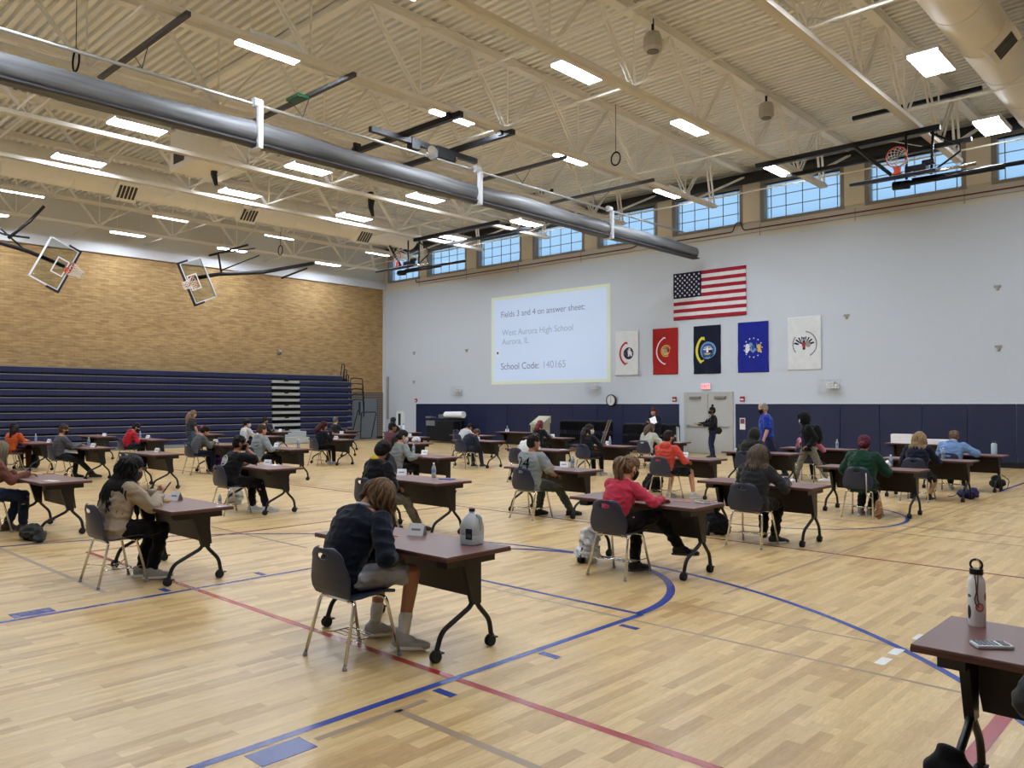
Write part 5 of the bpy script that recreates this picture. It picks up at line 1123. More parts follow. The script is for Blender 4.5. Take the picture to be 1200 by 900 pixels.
        if L.get('socks'):
            K = Lg[i][1]; k_ = M(); k_.cap(A-V((0, 0, .02)), .042, A.lerp(K, .33), .049); q = k_.build('sock', cloth(L['socks']), t); organic(q, .008 if lod == 0 else .012, 2, None, .003)
    # ---- hair
    hc = L.get('hair', (40, 30, 26)); hm = hairm(hc); st = L.get('style', 'short'); rnd = random.Random(hash((round(x, 2), round(y, 2))) & 0xffff)
    if L.get('hood') != 'up' or st != 'short':
        m = M(); vol = L.get('vol', 1.0)
        m.ell(hd(0, -.012, .045), (.084*hs*vol, .100*hs, .082*hs*vol), Hf); m.ell(hd(0, -.040, .0), (.082*hs*vol, .075*hs*vol, .088*hs), Hf)
        if st in ('short', 'curly'):
            for k in range(26):
                a = rnd.uniform(-.3, 3.5); c_ = rnd.uniform(-1, 1); p_ = hd(.074*c_*vol, .055*math.cos(a)-.015, .05+.068*abs(math.sin(a))*math.sqrt(1-c_*c_*.8)); m.ell(p_, (.024, .024, .018), Hf, 8, 6)
        if st == 'bun': m.ell(hd(0, -.08, .10), (.05, .045, .045), Hf)
        if st == 'topbun': m.ell(hd(0, -.01, .165), (.04, .04, .045), Hf)
        if st == 'lowbun': m.ell(hd(0, -.115, -.03), (.055, .05, .05), Hf)
        if st in ('pony', 'long') and lod == 2:
            z0 = -.02 if st == 'pony' else -.02; p_ = hd(0, -.105, .0 if st == 'pony' else -.03); d_ = V((0, -.3, -1)).normalized(); r_ = .03 if st == 'pony' else .075
            q = p_+Rt @ V((0, -.05, -.12)); q2 = q+Rt @ V((0, -.02, -L.get('hlen', .2))); m.cap(p_, r_, q, r_*1.05); m.cap(q, r_*1.05, q2, r_*.5)
            if st == 'long':
                for s in (1, -1): m.cap(hd(s*.075, -.02, .0), .035, sh[0 if s > 0 else 1].lerp(NBp, .55)+V((0, 0, -.02)), .03)
        if lod < 2: organic(m.build('hair', hm, t), .0075 if lod == 0 else .01, 2, None, .004, 30)
        else: organic(m.build('hair', hm, t), .013, 2, None, .004, 22)
        ho = t.children[-1] if False else None
    if st in ('long', 'pony', 'shoulder') and lod < 2:
        m = M(); g = V((0, 0, -1)); cols = [(HC+Hf @ V((0, -.01, .01)), .100*hs), (HC+Hf @ V((0, .0, -.04)), .085*hs), (NBp.copy(), .08)]
        for i in range(2, 6): cols.append((pts[i][0]+(Rt @ V((0, .0, 0))), w[i][1]*bulk+off+.012))
        for s in (0, 1): cols.append((sh[s].lerp(NBp, .35), .075)); cols.append((sh[s], .075))
        n_ = L.get('strands', 170 if lod == 0 else 90); HL = L.get('hlen', .35)
        for k in range(n_):
            if st == 'pony':
                a = rnd.uniform(0, 2*math.pi); pos = hd(.0, -.108, L.get('pz', .045))+Hf @ V((.02*math.cos(a), 0, .02*math.sin(a))); dr = (Hf @ V((.35*math.cos(a), -1.0, .05+.2*math.sin(a)))).normalized()
            else:
                az = rnd.uniform(math.radians(L.get('az', 62)), math.radians(360-L.get('az', 62))); el = rnd.uniform(.15, 1.45); pos = HC+Hf @ V((.088*math.sin(az)*math.cos(el), .104*math.cos(az)*math.cos(el)-.012, .03+.098*math.sin(el)))
                dr = (pos-HC).normalized(); dr = (dr*.4+(Hf @ V((0, -.4, -.8)))*.6).normalized()
            path = [pos.copy()]; ph = rnd.uniform(0, 6.28); am = L.get('wave', .25); Lh = HL*rnd.uniform(.75, 1.08)+.15*(st != 'pony'); stp = .022
            for j in range(int(Lh/stp)):
                dr = (dr*.72+g*.28+V((math.sin(j*.9+ph), math.cos(j*.8+ph*2), 0))*am*.3).normalized(); pos = pos+dr*stp
                for c_, r_ in cols:
                    dv = pos-c_
                    if dv.length < r_: pos = c_+dv.normalized()*r_
                path.append(pos.copy())
            r0 = rnd.uniform(.006, .0105)*(1 if lod == 0 else 1.4); nn_ = len(path); m.tube(path, [r0*(.6+.6*min(1, j/4))*(1 if j < nn_-4 else (nn_-j)/4.5) for j in range(nn_)], 5)
        m.build('hair_locks', hm, t, smooth=True)
    # ---- mask
    if L.get('mask') is not None:
        m = M(); vs = []; nu_, nv2 = 12, 8
        for i in range(nv2+1):
            for j in range(nu_+1):
                u = -1+2*j/nu_; v = i/nv2; z_ = -.008-.105*v; a = u*math.radians(78); bul = .012*math.sin(v*math.pi)*(1-abs(u))
                rx_ = .074-.028*v*v; ry_ = (.100 if v < .35 else .100-.022*(v-.35))+bul; yy = .012+(ry_)*math.cos(a)*.93
                vs.append(hd(rx_*math.sin(a)*1.03, yy if v < .9 else yy-.01, z_+.02*abs(u)*(v-.35)))
        m.add(vs, [(i*(nu_+1)+j, i*(nu_+1)+j+1, (i+1)*(nu_+1)+j+1, (i+1)*(nu_+1)+j) for i in range(nv2) for j in range(nu_)])
        for s in (1, -1):
            for zz, z2 in ((-.015, .018), (-.075, -.03)): m.tube([hd(s*.066, .03, zz), hd(s*.080, -.005, z2)], .0022, 4)
        mo_ = m.build('face_mask', cloth(L['mask']), t, smooth=True); s_ = mo_.modifiers.new('s', 'SOLIDIFY'); s_.thickness = .003
    t_info = dict(t=t, NB=NBp, Rt=Rt, pts=pts, w=w, bulk=bulk, off=off, A=A_, HC=HC, Hf=Hf, sh=sh, pel=pel, Lg=Lg)
    return t_info
def back_print(inf, m, name, mt, h0, scale=1.0, off=.012):
    """wrap a flat mesh (x, -, z) on the back of the torso; z measured down from the neck base"""
    pts = inf['pts']; out = []
    for (x_, y_, z_) in m.v:
        d = h0-z_; i = 5; L_ = [(.12), (.13), (.12), (.10)]
        while i > 2 and d > L_[5-i]: d -= L_[5-i]; i -= 1
        k = min(1, d/L_[5-i]) if i > 2 else 1
        A, B = pts[i], pts[i-1]; c = A[0].lerp(B[0], k); rx_ = (inf['w'][i][0]*(1-k)+inf['w'][i-1][0]*k)*inf['bulk']+inf['off']; ry_ = (inf['w'][i][1]*(1-k)+inf['w'][i-1][1]*k)*inf['bulk']+inf['off']
        if i == 5: rx_ = max(rx_, .16); ry_ = max(ry_, .105)
        u = max(-.97, min(.97, x_/rx_)); out.append(c+inf['Rt'] @ V((x_, -(ry_*math.sqrt(1-u*u)+off), 0)))
    q = M(); q.v = [tuple(p) for p in out]; q.f = m.f; q.m = m.m; return q.build(name, mt, inf['t'])
# ------------------------------------------------------------------ the people in the photograph
def ch(k, dx=0, dy=-.54): return TAB[k][0]+dx, TAB[k][1]+dy
def seated(k, dx, dy, plabel, clabel, L, Po=None, lod=2, prz=0, crz=0):
    x, y = ch(k, dx, dy); put_chair(x, y, clabel, crz); return person(plabel, x, y, L, Po, prz, lod)
bk = (20, 20, 26)
# 1 navy sweater, front
i1 = seated('T1', .10, -.59, 'person with brown shoulder-length hair in navy sweater and grey shorts bent over the front table', 'navy chair under the person in the navy sweater at the front table',
    dict(top=(16, 24, 40), topname='sweater', bot=(184, 186, 198), pants='shorts', hair=(112, 84, 58), style='shoulder', hlen=.17, wave=.9, az=48, skin=(168, 120, 96), shoe=(172, 170, 168), sole=(236, 236, 234), socks=(238, 238, 240), collar=False, strands=230, bulk=1.06, toff=.03, h=1.10),
    dict(lean=24, hp=50, hy=-14, py=-.06, px=-.12, shf=.04, arms=[(.10, .28, .66), (-.16, .30, .66)], elb=[(.7, -.5, -.5), (-.7, -.5, -.5)], hand=[((-.4, 1, -.1), (0, 0, -1)), ((.4, 1, -.1), (0, 0, -1))], ank=[(.17, .32, .10), (-.24, .38, .10)], foot=[(.8, .7, 0), (.5, 1, 0)], knee=[(.3, 1, .9), (-.05, 1, .9)]), lod=0)
m = M(); nb = i1['NB']; Rt_ = i1['Rt']
m.tube([nb+Rt_ @ V((.070*math.cos(a), .062*math.sin(a), .028+.012*math.sin(a))) for a in [k*math.pi/10 for k in range(21)]], .014, 7); m.build('shirt_collar', cloth((214, 216, 222)), i1['t'], smooth=True)
# 2 beige sweater
i2 = seated('G', .05, -.57, 'person with long black wavy hair in beige sweater and black leggings holding a phone', 'navy chair under the person in the beige sweater',
    dict(top=(178, 162, 140), topname='sweater', bot=(16, 16, 20), hair=(20, 18, 18), style='long', hlen=.56, wave=1.1, az=75, skin=(176, 128, 100), mask=(78, 74, 76), shoe=(150, 146, 140), sole=(215, 213, 208), bulk=1.10, fem=True, toff=.03, strands=220),
    dict(lean=13, hp=20, hy=-12, py=-.06, arms=[(.06, .42, .84), (-.05, .41, .85)], elb=[(.8, -.3, -.6), (-.8, -.2, -.5)], hand=[((-.5, .6, .45), (-.6, .2, .6)), ((.4, .7, .45), (.6, .2, .6))], curl=(.7, .7), ank=[(.18, .30, .10), (-.02, .28, .10)], foot=[(.5, 1, 0), (.35, 1, 0)]), lod=0)
ph = thing('phone', 'dark phone held up by the person in the beige sweater', 'phone', (0, 0, 0)); pc = V((ch('G', .05, -.57)[0]+.005, ch('G', .05, -.57)[1]+.52, .905)); ph.location = pc; ph.rotation_euler = (math.radians(55), 0, math.radians(-20))
M().box((-.037, -.075, -.004), (.037, .075, .004)).build('phone_body', mat('phone_black', (24, 26, 32), .3), ph, bevel=.003); M().box((-.033, -.069, .004), (.033, .069, .005)).build('phone_screen', mat('phone_screen', (60, 70, 90), .15), ph)
# 3 pink top
i3 = seated('T10', 0, -.48, 'person with light brown ponytail in bright pink long-sleeved top leaning on a table', 'navy chair under the person in the pink top',
    dict(top=(206, 58, 84), topname='pink_top', bot=(18, 18, 22), hair=(134, 108, 82), style='pony', hlen=.27, wave=.9, pz=.05, skin=(206, 156, 128), mask=(26, 26, 30), shoe=(20, 20, 24), sole=(60, 60, 60), fem=True, toff=.014, h=1.0, strands=130),
    dict(lean=22, side=4, hp=22, hy=-18, py=-.05, px=-.05, arms=[(.34, .30, .79), (.02, .40, .79)], elb=[(.9, .0, -.45), (-.7, -.2, -.6)], ank=[(.42, .52, .27), (.06, .20, .10)], knee=[(.5, 1, 1.0), (-.1, 1, 1)], foot=[(.9, .6, 0), (.35, 1, 0)]), lod=0)
# 4 jersey 24
i4 = seated('V', .08, -.62, 'person with short dark hair in a grey jersey with the black number 24', 'navy chair under the person in the number 24 jersey',
    dict(top=(150, 158, 162), topname='jersey', sleeve='short', bot=(72, 76, 72), hair=(30, 26, 24), style='short', skin=(156, 110, 86), shoe=(18, 18, 20), sole=(20, 20, 20), bulk=1.08, toff=.03, h=1.03, vol=.95),
    dict(lean=4, hp=4, hy=-18, py=-.02, arms=[(.22, .34, .66), (-.06, .32, .66)], ank=[(.30, .62, .09), (-.10, .30, .09)], foot=[(.5, 1, 0), (.1, 1, 0)], knee=[(.2, 1, .8), (-.1, 1, .8)]), lod=1)
q = text_mesh('24', .25, 0, 0, .002, 'CENTER'); q.v = [(p[0], p[1], p[2]) for p in q.v]; back_print(i4, q, 'jersey_number', cloth((22, 24, 30)), .25, off=.042)
m = M()
for i in range(2): S, E_, W = i4['A'][i]; c = S.lerp(E_, .71); dv = (E_-S).normalized(); m.tube([c-dv*.010, c+dv*.010], .091, 18)
m.build('sleeve_trim', cloth((206, 150, 90)), i4['t'], smooth=True)
# 5 black and yellow hoodie
i5 = seated('R', -.16, -.58, 'person in a black hoodie with yellow hood lining and grey trousers', 'navy chair under the person in the black and yellow hoodie',
    dict(top=(18, 18, 24), topname='hoodie', hood='down', bot=(132, 130, 124), hair=(22, 18, 18), style='short', vol=1.18, skin=(170, 124, 98), mask=(22, 22, 26), shoe=(40, 36, 36), sole=(60, 56, 52), toff=.03, bulk=1.02),
    dict(lean=10, hp=18, hy=-12, py=-.06, arms=[(.16, .22, .64), (-.12, .22, .64)], ank=[(.20, .60, .09), (-.16, .40, .09)], foot=[(.3, 1, 0), (0, 1, 0)]), lod=1)
nb, Rt_ = i5['NB'], i5['Rt']; m = M(); m.ell(nb+Rt_ @ V((0, -.085, .018)), (.085, .045, .05), Rt_); q = m.build('hood_lining', cloth((222, 196, 40)), i5['t']); organic(q, .01, 2)
m = M(); S, E_, W = i5['A'][1]; S2, E2, W2 = i5['A'][0]; m.tube([S2+V((.02, -.05, .05)), S2.lerp(E2, .5)+V((.05, -.04, 0)), E2+V((.045, 0, 0))], .012, 6); m.build('sleeve_stripe', cloth((214, 214, 216)), i5['t'], smooth=True)
# 6 black printed shirt
i6 = seated('J', .02, -.55, 'person in a black T-shirt with round white back print, hand at the mouth', 'navy chair under the person in the black printed shirt',
    dict(top=(18, 18, 22), topname='t_shirt', sleeve='short', bot=(16, 16, 20), hair=(18, 16, 16), style='short', skin=(150, 104, 80), mask=(24, 24, 26), shoe=(200, 200, 202), sole=(226, 226, 226), toff=.025, bulk=1.05),
    dict(lean=16, hp=8, hy=-20, py=-.08, arms=[(.14, .22, 1.04), (-.1, .38, .80)], elb=[(.5, .6, -.8), (-.7, -.2, -.6)], hand=[((-.3, .2, 1), (-.3, -.9, 0)), ((.2, 1, 0), (0, 0, -1))], curl=(1.0, .5), ank=[(.30, .48, .09), (.05, .36, .09)], foot=[(.5, 1, 0), (.4, 1, 0)]), lod=1)
m = M(); n = 28
def flat_ring(m, r0, r1, cx=0, cz=0): 
    vs = []
    for k in range(n):
        a = 2*math.pi*k/n
        for r in (r0, r1): vs.append((cx+r*math.cos(a), 0, cz+r*math.sin(a)))
    m.add(vs, [(2*k, 2*k+1, 2*((k+1) % n)+1, 2*((k+1) % n)) for k in range(n)])
flat_ring(m, .078, .092)
for k in range(5): m.add([(-.06+.03*k-.01, 0, -.055+.01*(k % 2)), (-.06+.03*k+.008, 0, -.055), (-.06+.03*k+.02, 0, .05), (-.06+.03*k+.0, 0, .055)], [(0, 1, 2, 3)])
m.add([(-.07, 0, -.012), (.07, 0, .0), (.07, 0, .016), (-.07, 0, .008)], [(0, 1, 2, 3)]); back_print(i6, m, 'back_print', cloth((206, 206, 210)), .19, off=.020)
# 7 rust brown
i7 = seated('F', -.50, -.60, 'person with long blond hair in rust brown top writing at the left edge', 'navy chair at the left edge under the person in rust brown',
    dict(top=(116, 68, 56), topname='long_top', bot=(34, 46, 72), hair=(126, 112, 90), style='long', hlen=.28, wave=.5, az=60, skin=(180, 130, 104), shoe=(66, 44, 36), sole=(90, 70, 50), fem=True, bulk=1.06, toff=.022, strands=130),
    dict(lean=13, hp=20, hy=10, py=-.06, arms=[(.20, .44, .80), (-.1, .36, .80)], elb=[(.5, -.2, -.8), (-.7, -.2, -.6)], ank=[(.30, .36, .09), (.10, .22, .09)], foot=[(.3, 1, 0), (.2, 1, 0)]), lod=1)
pencil(54, 548, 'pencil in the hand of the person in rust brown', .8)
# 8 orange
x, y = -24.75, 6.6; put_chair(x, y, 'navy chair under the person in the orange shirt', 0)
person('person in orange shirt with long dark hair and pale blue mask, turned toward the left', x, y, dict(top=(196, 84, 36), bot=(86, 44, 40), hair=(30, 20, 20), style='long', hlen=.15, vol=1.15, mask=(196, 214, 226), bulk=1.1, shoe=(40, 30, 30)), dict(lean=14, hy=75, hp=12, arms=[(.15, .3, .8), (-.2, .4, .8)]), math.radians(25), 2)
t = thing('draped_jacket', 'pale pink jacket draped on the back of the chair under the orange shirt', 'jacket', (x+.2, y-.22, 0)); m = M(); m.ell((0, 0, .62), (.16, .07, .10)); m.ell((.05, -.02, .50), (.09, .06, .1)); organic(m.build('jacket_cloth', cloth((216, 150, 136)), t), .02, 2, None, .015)
# 9 grey man
seated('B', -.28, -.55, 'person with short brown hair in grey sweater, black mask and dark trousers at the left', 'navy chair under the person in the grey sweater with black mask', dict(top=(92, 96, 104), topname='sweater', bot=(44, 44, 50), hair=(84, 62, 46), style='short', mask=(22, 22, 24), shoe=(22, 20, 20), sole=(24, 22, 22), h=1.03), dict(lean=8, hp=12, hy=-15, arms=[(.10, .42, .80), (-.1, .40, .80)], ank=[(.26, .66, .09), (-.02, .34, .09)], foot=[(.4, 1, 0), (.3, 1, 0)]))
put_chair(ch('A', -.2)[0], ch('A', -.2)[1]-0, 'empty navy chair at the table right of the orange shirt'); 
# 10 red hoodie
seated('D', -.25, -.55, 'person in red hoodie with dark hair leaning over a table at the left', 'navy chair under the person in the red hoodie', dict(top=(176, 28, 40), topname='hoodie', hood='down', bot=(26, 40, 48), hair=(34, 28, 26), style='short', mask=(28, 28, 30)), dict(lean=24, hp=30, hy=-20, arms=[(.2, .36, .72), (-.1, .36, .72)]))
# empty chair table E
put_chair(TAB['E'][0]+.2, TAB['E'][1]-.5, 'empty navy chair at the table behind the beige sweater')
# 11,12
x, y = -26.4, 12.35; person('person with long light brown hair standing by the bleachers at the red bottle table', x, y, dict(top=(52, 50, 54), sleeve='short', bot=(66, 84, 112), hair=(140, 112, 88), style='long', hlen=.2, fem=True, h=.90, shoe=(180, 180, 180)), dict(sit=False, lean=4, hy=-20, arms=[(.22, .15, .80), (-.22, .1, .8)]), 0, 2)
seated('G2', -.05, -.62, 'dark-haired person in a grey sweater left of the black printed shirt', 'navy chair under the person in grey with dark hair', dict(top=(96, 98, 102), bot=(28, 34, 62), hair=(44, 32, 32), style='short', vol=1.15, fem=True), dict(lean=24, hp=24, hy=-20, arms=[(.2, .4, .8), (-.1, .4, .8)]))
# 13,14,15
seated('L', -.2, -.5, 'person with black hair, white top and white mask behind the grey hoodie', 'navy chair under the person in the white top and mask', dict(top=(214, 216, 220), bot=(30, 30, 36), hair=(22, 20, 20), style='short', vol=1.1, mask=(232, 234, 238)), dict(lean=8, hp=8, hy=-30))
seated('M', .2, -.5, 'person with dark hair in dark top right in front of the bleacher steps', 'navy chair in front of the bleacher steps', dict(top=(30, 30, 36), hair=(40, 30, 30), style='short', vol=1.15, mask=(120, 110, 108)), dict(lean=8, hp=8, hy=-30))
seated('K', -.20, -.55, 'person with brown hair in light grey hoodie and black trousers', 'navy chair under the person in the light grey hoodie', dict(top=(138, 148, 152), topname='hoodie', hood='down', bot=(20, 20, 24), hair=(78, 58, 44), style='short', h=1.04, bulk=1.06, toff=.03), dict(lean=10, hp=6, hy=-10, arms=[(.30, .36, .74), (-.1, .3, .74)], ank=[(.3, .4, .09), (-.1, .4, .09)]), 1)
# 16,17
seated('N', .15, -.55, 'person with maroon hair in black clothes before the right end of the bleachers', 'navy chair under the person with maroon hair', dict(top=(18, 22, 36), bot=(16, 16, 20), hair=(70, 26, 36), style='long', hlen=.08, vol=1.15, fem=True, shoe=(150, 150, 156)), dict(lean=14, hp=14, hy=-20, arms=[(.2, .25, .95), (-.1, .36, .8)], elb=[(.4, .3, -.9), (-.7, -.2, -.6)]), 2)
seated('O2', .3, -.5, 'person with white mask in dark clothes near the bleacher end rails', 'navy chair near the bleacher end rails', dict(top=(36, 40, 44), bot=(30, 30, 34), hair=(110, 104, 98), style='short', mask=(220, 228, 230), shoe=(200, 200, 200)), dict(lean=6, hp=4, hy=30))
# 18,19,20
seated('Q1', .15, -.5, 'person with white mask and black clothes beside the white wall cabinet', 'navy chair beside the white wall cabinet', dict(top=(22, 24, 34), bot=(22, 22, 28), hair=(34, 28, 28), style='short', vol=1.1, mask=(228, 220, 218)), dict(lean=4, hp=0, hy=20))
seated('Q3', .05, -.55, 'person with short black hair in a maroon sweater', 'navy chair under the person in the maroon sweater', dict(top=(92, 52, 62), topname='sweater', bot=(24, 24, 30), hair=(20, 18, 18), style='short', skin=(120, 84, 66), bulk=1.1, h=1.02), dict(lean=8, hp=4, hy=-30), 2)
seated('Q4', -.16, -.55, 'person with long dark ponytail in a light grey sweater and black trousers', 'navy chair under the ponytailed person in the grey sweater', dict(top=(136, 142, 138), topname='sweater', bot=(18, 18, 22), hair=(26, 22, 24), style='pony', hlen=.32, wave=.3, pz=-.02, fem=True, mask=(226, 226, 228), toff=.024), dict(lean=14, hp=14, hy=-30, arms=[(.30, .30, .76), (-.1, .36, .78)]), 1)
# 21,22
seated('S', .05, -.55, 'person with short brown hair in navy jacket bending down over the lap', 'navy chair under the bending person', dict(top=(28, 34, 50), topname='jacket', bot=(44, 50, 64), hair=(92, 68, 50), style='short', skin=(180, 130, 104), shoe=(36, 36, 40)), dict(lean=40, hp=62, hy=-10, arms=[(.22, .36, .45), (.05, .4, .45)], ank=[(.24, .42, .09), (0, .3, .09)]), 2)
seated('S2', .0, -.5, 'person in a white shirt with black hair leaning on a table before the media cart', 'navy chair before the media cart', dict(top=(216, 218, 222), bot=(24, 24, 28), hair=(20, 22, 20), style='short', sleeve='short', skin=(170, 120, 96)), dict(lean=34, hp=50, hy=-20))
put_chair(-22.5, 21.2, 'empty navy chair far back by the media cart')
# 23,24
seated('T', .05, -.52, 'person with pinkish red hair in a black jacket before the display case', 'navy chair under the red-haired person in black', dict(top=(20, 22, 30), topname='jacket', bot=(20, 20, 24), hair=(116, 48, 60), style='long', hlen=.05, fem=True), dict(lean=8, hp=10, hy=10), 2)
seated('U', -.1, -.5, 'person in a white shirt with dark hair hidden behind the jersey wearer', 'navy chair with heart-shaped light gap behind the jersey wearer', dict(top=(218, 218, 212), bot=(24, 24, 28), hair=(24, 20, 20), style='short', bulk=1.08), dict(lean=38, hp=48, hy=-10, side=6), 2)
# 25,26
seated('W', -.10, -.58, 'long-haired person in black hoodie and white mask near the middle', 'navy chair under the person in black with the white mask', dict(top=(24, 26, 32), topname='hoodie', bot=(18, 18, 22), hair=(44, 34, 32), style='long', hlen=.14, fem=True, mask=(226, 228, 232), shoe=(170, 170, 172)), dict(lean=8, hp=6, hy=-55, arms=[(.2, .36, .8), (-.1, .34, .7)]), 2)
seated('X', -.05, -.55, 'person with long brown hair in a cream white sweater below the standing paper holder', 'navy chair under the person in the cream sweater', dict(top=(198, 198, 186), topname='sweater', bot=(24, 24, 28), hair=(96, 76, 60), style='long', hlen=.1, fem=True, toff=.03), dict(lean=16, hp=22, hy=-20), 2)
# 27 orange hoodie
i27 = seated('Y', .0, -.60, 'person with dark hair in an orange red hoodie and black shorts', 'navy chair under the person in the orange red hoodie', dict(top=(212, 76, 60), topname='hoodie', hood='down', bot=(18, 18, 22), pants='shorts', hair=(44, 32, 30), style='short', skin=(190, 140, 114), mask=(40, 40, 44), shoe=(196, 190, 190), sole=(226, 226, 226), toff=.022),
    dict(lean=8, hp=10, hy=-22, px=.02, arms=[(.30, .30, .70), (-.1, .36, .76)], ank=[(.40, .34, .09), (-.06, .22, .09)], knee=[(.5, .9, .8), (-.1, 1, .8)], foot=[(.6, 1, 0), (.1, 1, 0)]), 1)
# 28 hooded dark
seated('Z', -.05, -.5, 'person with dark olive hood up, seated behind the long-haired person in dark grey', 'navy chair under the hooded person in olive black', dict(top=(30, 30, 28), topname='hoodie', hood='up', hoodcol=(40, 40, 34), bot=(18, 18, 20), hair=(24, 22, 22), style='short', bulk=1.15, toff=.04), dict(lean=16, hp=26, hy=-10), 2)
# 29 AA
seated('AA', .12, -.56, 'person with long ash brown hair in a dark grey hoodie, back to the viewer', 'navy chair under the long-haired person in dark grey', dict(top=(50, 50, 54), topname='hoodie', bot=(20, 20, 26), hair=(96, 82, 68), style='long', hlen=.22, wave=.3, az=70, skin=(180, 134, 108), fem=True, toff=.03, shoe=(30, 30, 32), socks=(170, 170, 170), strands=120), dict(lean=10, hp=18, hy=-14, px=.04, arms=[(.30, .34, .80), (-.1, .36, .80)], ank=[(.16, .30, .09), (.04, .24, .14)], foot=[(.7, 1, 0), (-.4, 1, 0)]), 1)
# 30 pink jacket behind walker
seated('BB', .0, -.6, 'person in black trousers with a pink jacket, seated behind the walking person', 'navy chair behind the walking person', dict(top=(196, 118, 146), topname='pink_jacket', bot=(24, 26, 34), hair=(40, 32, 30), style='short'), dict(lean=10, hp=10, ank=[(.55, .6, .09), (-.05, .45, .09)], knee=[(.4, 1, .8), (0, 1, .8)]), 2)
# 31 CC
i31 = seated('CC', .05, -.58, 'person with maroon hair in a bun wearing a dark green hooded jacket', 'navy chair under the person in the green jacket', dict(top=(24, 62, 46), topname='jacket', hood='down', bot=(22, 22, 26), hair=(96, 34, 54), style='lowbun', vol=1.12, fem=True, toff=.045, bulk=1.12, shoe=(130, 124, 120)), dict(lean=9, hp=12, hy=6, hem=.08, arms=[(.18, .34, .80), (-.2, .34, .80)], ank=[(.04, .22, .09), (-.10, .2, .09)]), 1)
S = i31['NB']; m = M(); bx = ch('CC', .05, -.58); m.tube([(.16, -.29, .72), (.17, -.30, .5), (.15, -.25, .38)], .010, 6); m.tube([(.15, -.25, .38), (.22, -.2, .32), (.235, -.2, .22)], .008, 6); tag(m.build('bag_strap', cloth((190, 186, 176)), smooth=True), 'pale strap hanging over the chair back of the green jacket wearer', 'strap').location = (bx[0], bx[1], 0)
# 32 EE, 33 FF
seated('EE', -.02, -.58, 'person with long blond hair in a navy top, back to the viewer at right', 'navy chair under the blond person in navy', dict(top=(24, 28, 48), bot=(26, 28, 36), hair=(158, 132, 96), style='long', hlen=.24, fem=True, bulk=1.06, pants='shorts', shoe=(22, 22, 24), skin=(180, 136, 110), toff=.03), dict(lean=10, hp=18, hy=-10, ank=[(.18, .05, .09), (-.12, .08, .09)], knee=[(.1, 1, .4), (-.1, 1, .4)]), 1)
seated('FF', -.05, -.60, 'person with brown hair in a light blue hoodie at the right', 'navy chair under the person in the light blue hoodie', dict(top=(122, 156, 206), topname='hoodie', hood='down', bot=(30, 30, 36), hair=(112, 90, 72), style='short', toff=.04, bulk=1.04, shoe=(180, 180, 180)), dict(lean=18, hp=34, hy=0, arms=[(.36, .38, .80), (-.10, .34, .80)], elb=[(.9, 0, -.5), (-.6, 0, -.8)]), 1)
# 34 person at right edge
i34 = seated('RT', .07, -.68, 'person in a dark grey jacket mostly outside the lower right edge', 'navy chair at the lower right edge', dict(top=(56, 58, 60), topname='jacket', bot=(24, 24, 28), hair=(40, 34, 30), style='short', toff=.03, bulk=1.1), dict(lean=10, hp=10, arms=[(.2, .36, .8), (-.24, .22, .56)], elb=[(.8, 0, -.5), (-.6, -.3, -.4)], hand=[((0, 1, 0), (0, 0, -1)), ((0, .7, -.7), (0, -.5, -.7))], curl=(.5, .7)), 0)
# ---- standing people
papers = lambda p, rx_, rz, lb, w=.2, h=.28: None
i35 = person('standing person with red hair and mask in navy, holding white papers beside the door', -15.3, 23.7, dict(top=(26, 28, 46), bot=(26, 28, 40), hair=(96, 34, 34), style='long', hlen=.1, fem=True, mask=(200, 150, 140), h=.96), dict(sit=False, lean=3, hp=20, hy=-10, arms=[(.1, .34, 1.14), (-.1, .30, 1.12)], hand=[((-.3, 1, .2), (0, .2, 1)), ((.3, 1, .2), (0, .2, 1))]), math.radians(188), 2)
t = M().box((-.11, 0, -.15), (.11, .004, .15)).build('held_papers', paper_m); t.location = (-15.1, 23.28, 1.22); t.rotation_euler = (math.radians(-35), math.radians(-25), math.radians(20)); tag(t, 'white papers held by the standing red-haired person', 'paper')
i36 = person('standing person with a top bun in black jacket and jeans before the grey double door', -13.15, 23.85, dict(top=(20, 20, 26), topname='jacket', bot=(28, 42, 76), hair=(20, 16, 16), style='topbun', skin=(96, 66, 52), mask=(40, 32, 30), shoe=(24, 24, 26), fem=True, h=.97, toff=.03), dict(sit=False, lean=2, hp=-4, hy=10, arms=[(.16, .44, 1.12), (-.15, .32, 1.10)], elb=[(.5, -.4, -.8), (-.5, -.4, -.8)], hand=[((0, 1, 0), (0, .1, 1)), ((0, 1, 0), (0, .1, 1))], ank=[(.10, .02, .09), (-.12, 0, .09)]), math.radians(128), 1)
m = M(); pt = i36['pts']; m.ell(pt[3][0]+V((0, .105, -.02)), (.09, .045, .22)); organic(m.build('purple_shirt_front', cloth((92, 84, 168)), i36['t']), .012, 2)
m = M(); m.tube([i36['sh'][1]+V((0, .06, .06)), pt[4][0]+V((.0, .16, 0)), pt[2][0]+V((.17, .10, -.0)), pt[2][0]+V((.24, -.02, -.05))], .013, 6); m.build('cross_strap', cloth((210, 210, 206)), i36['t'], smooth=True)
bagd = bag('shoulder_bag', 'dark shoulder bag with pale edge at the hip of the person before the double door', (-13.05, 23.88, .86), [((.08, .02, .05), (.12, .07, .12))], cloth((40, 34, 34)), .015, .006)
t = M().box((-.15, -.1, 0), (.15, .1, .02)).build('clipboard', mat('manila_yellow', (176, 160, 70), .7)); t.location = (-13.56, 23.55, 1.12); t.rotation_euler = (0, 0, math.radians(125)); tag(t, 'yellowish folder held out by the person before the double door', 'folder')
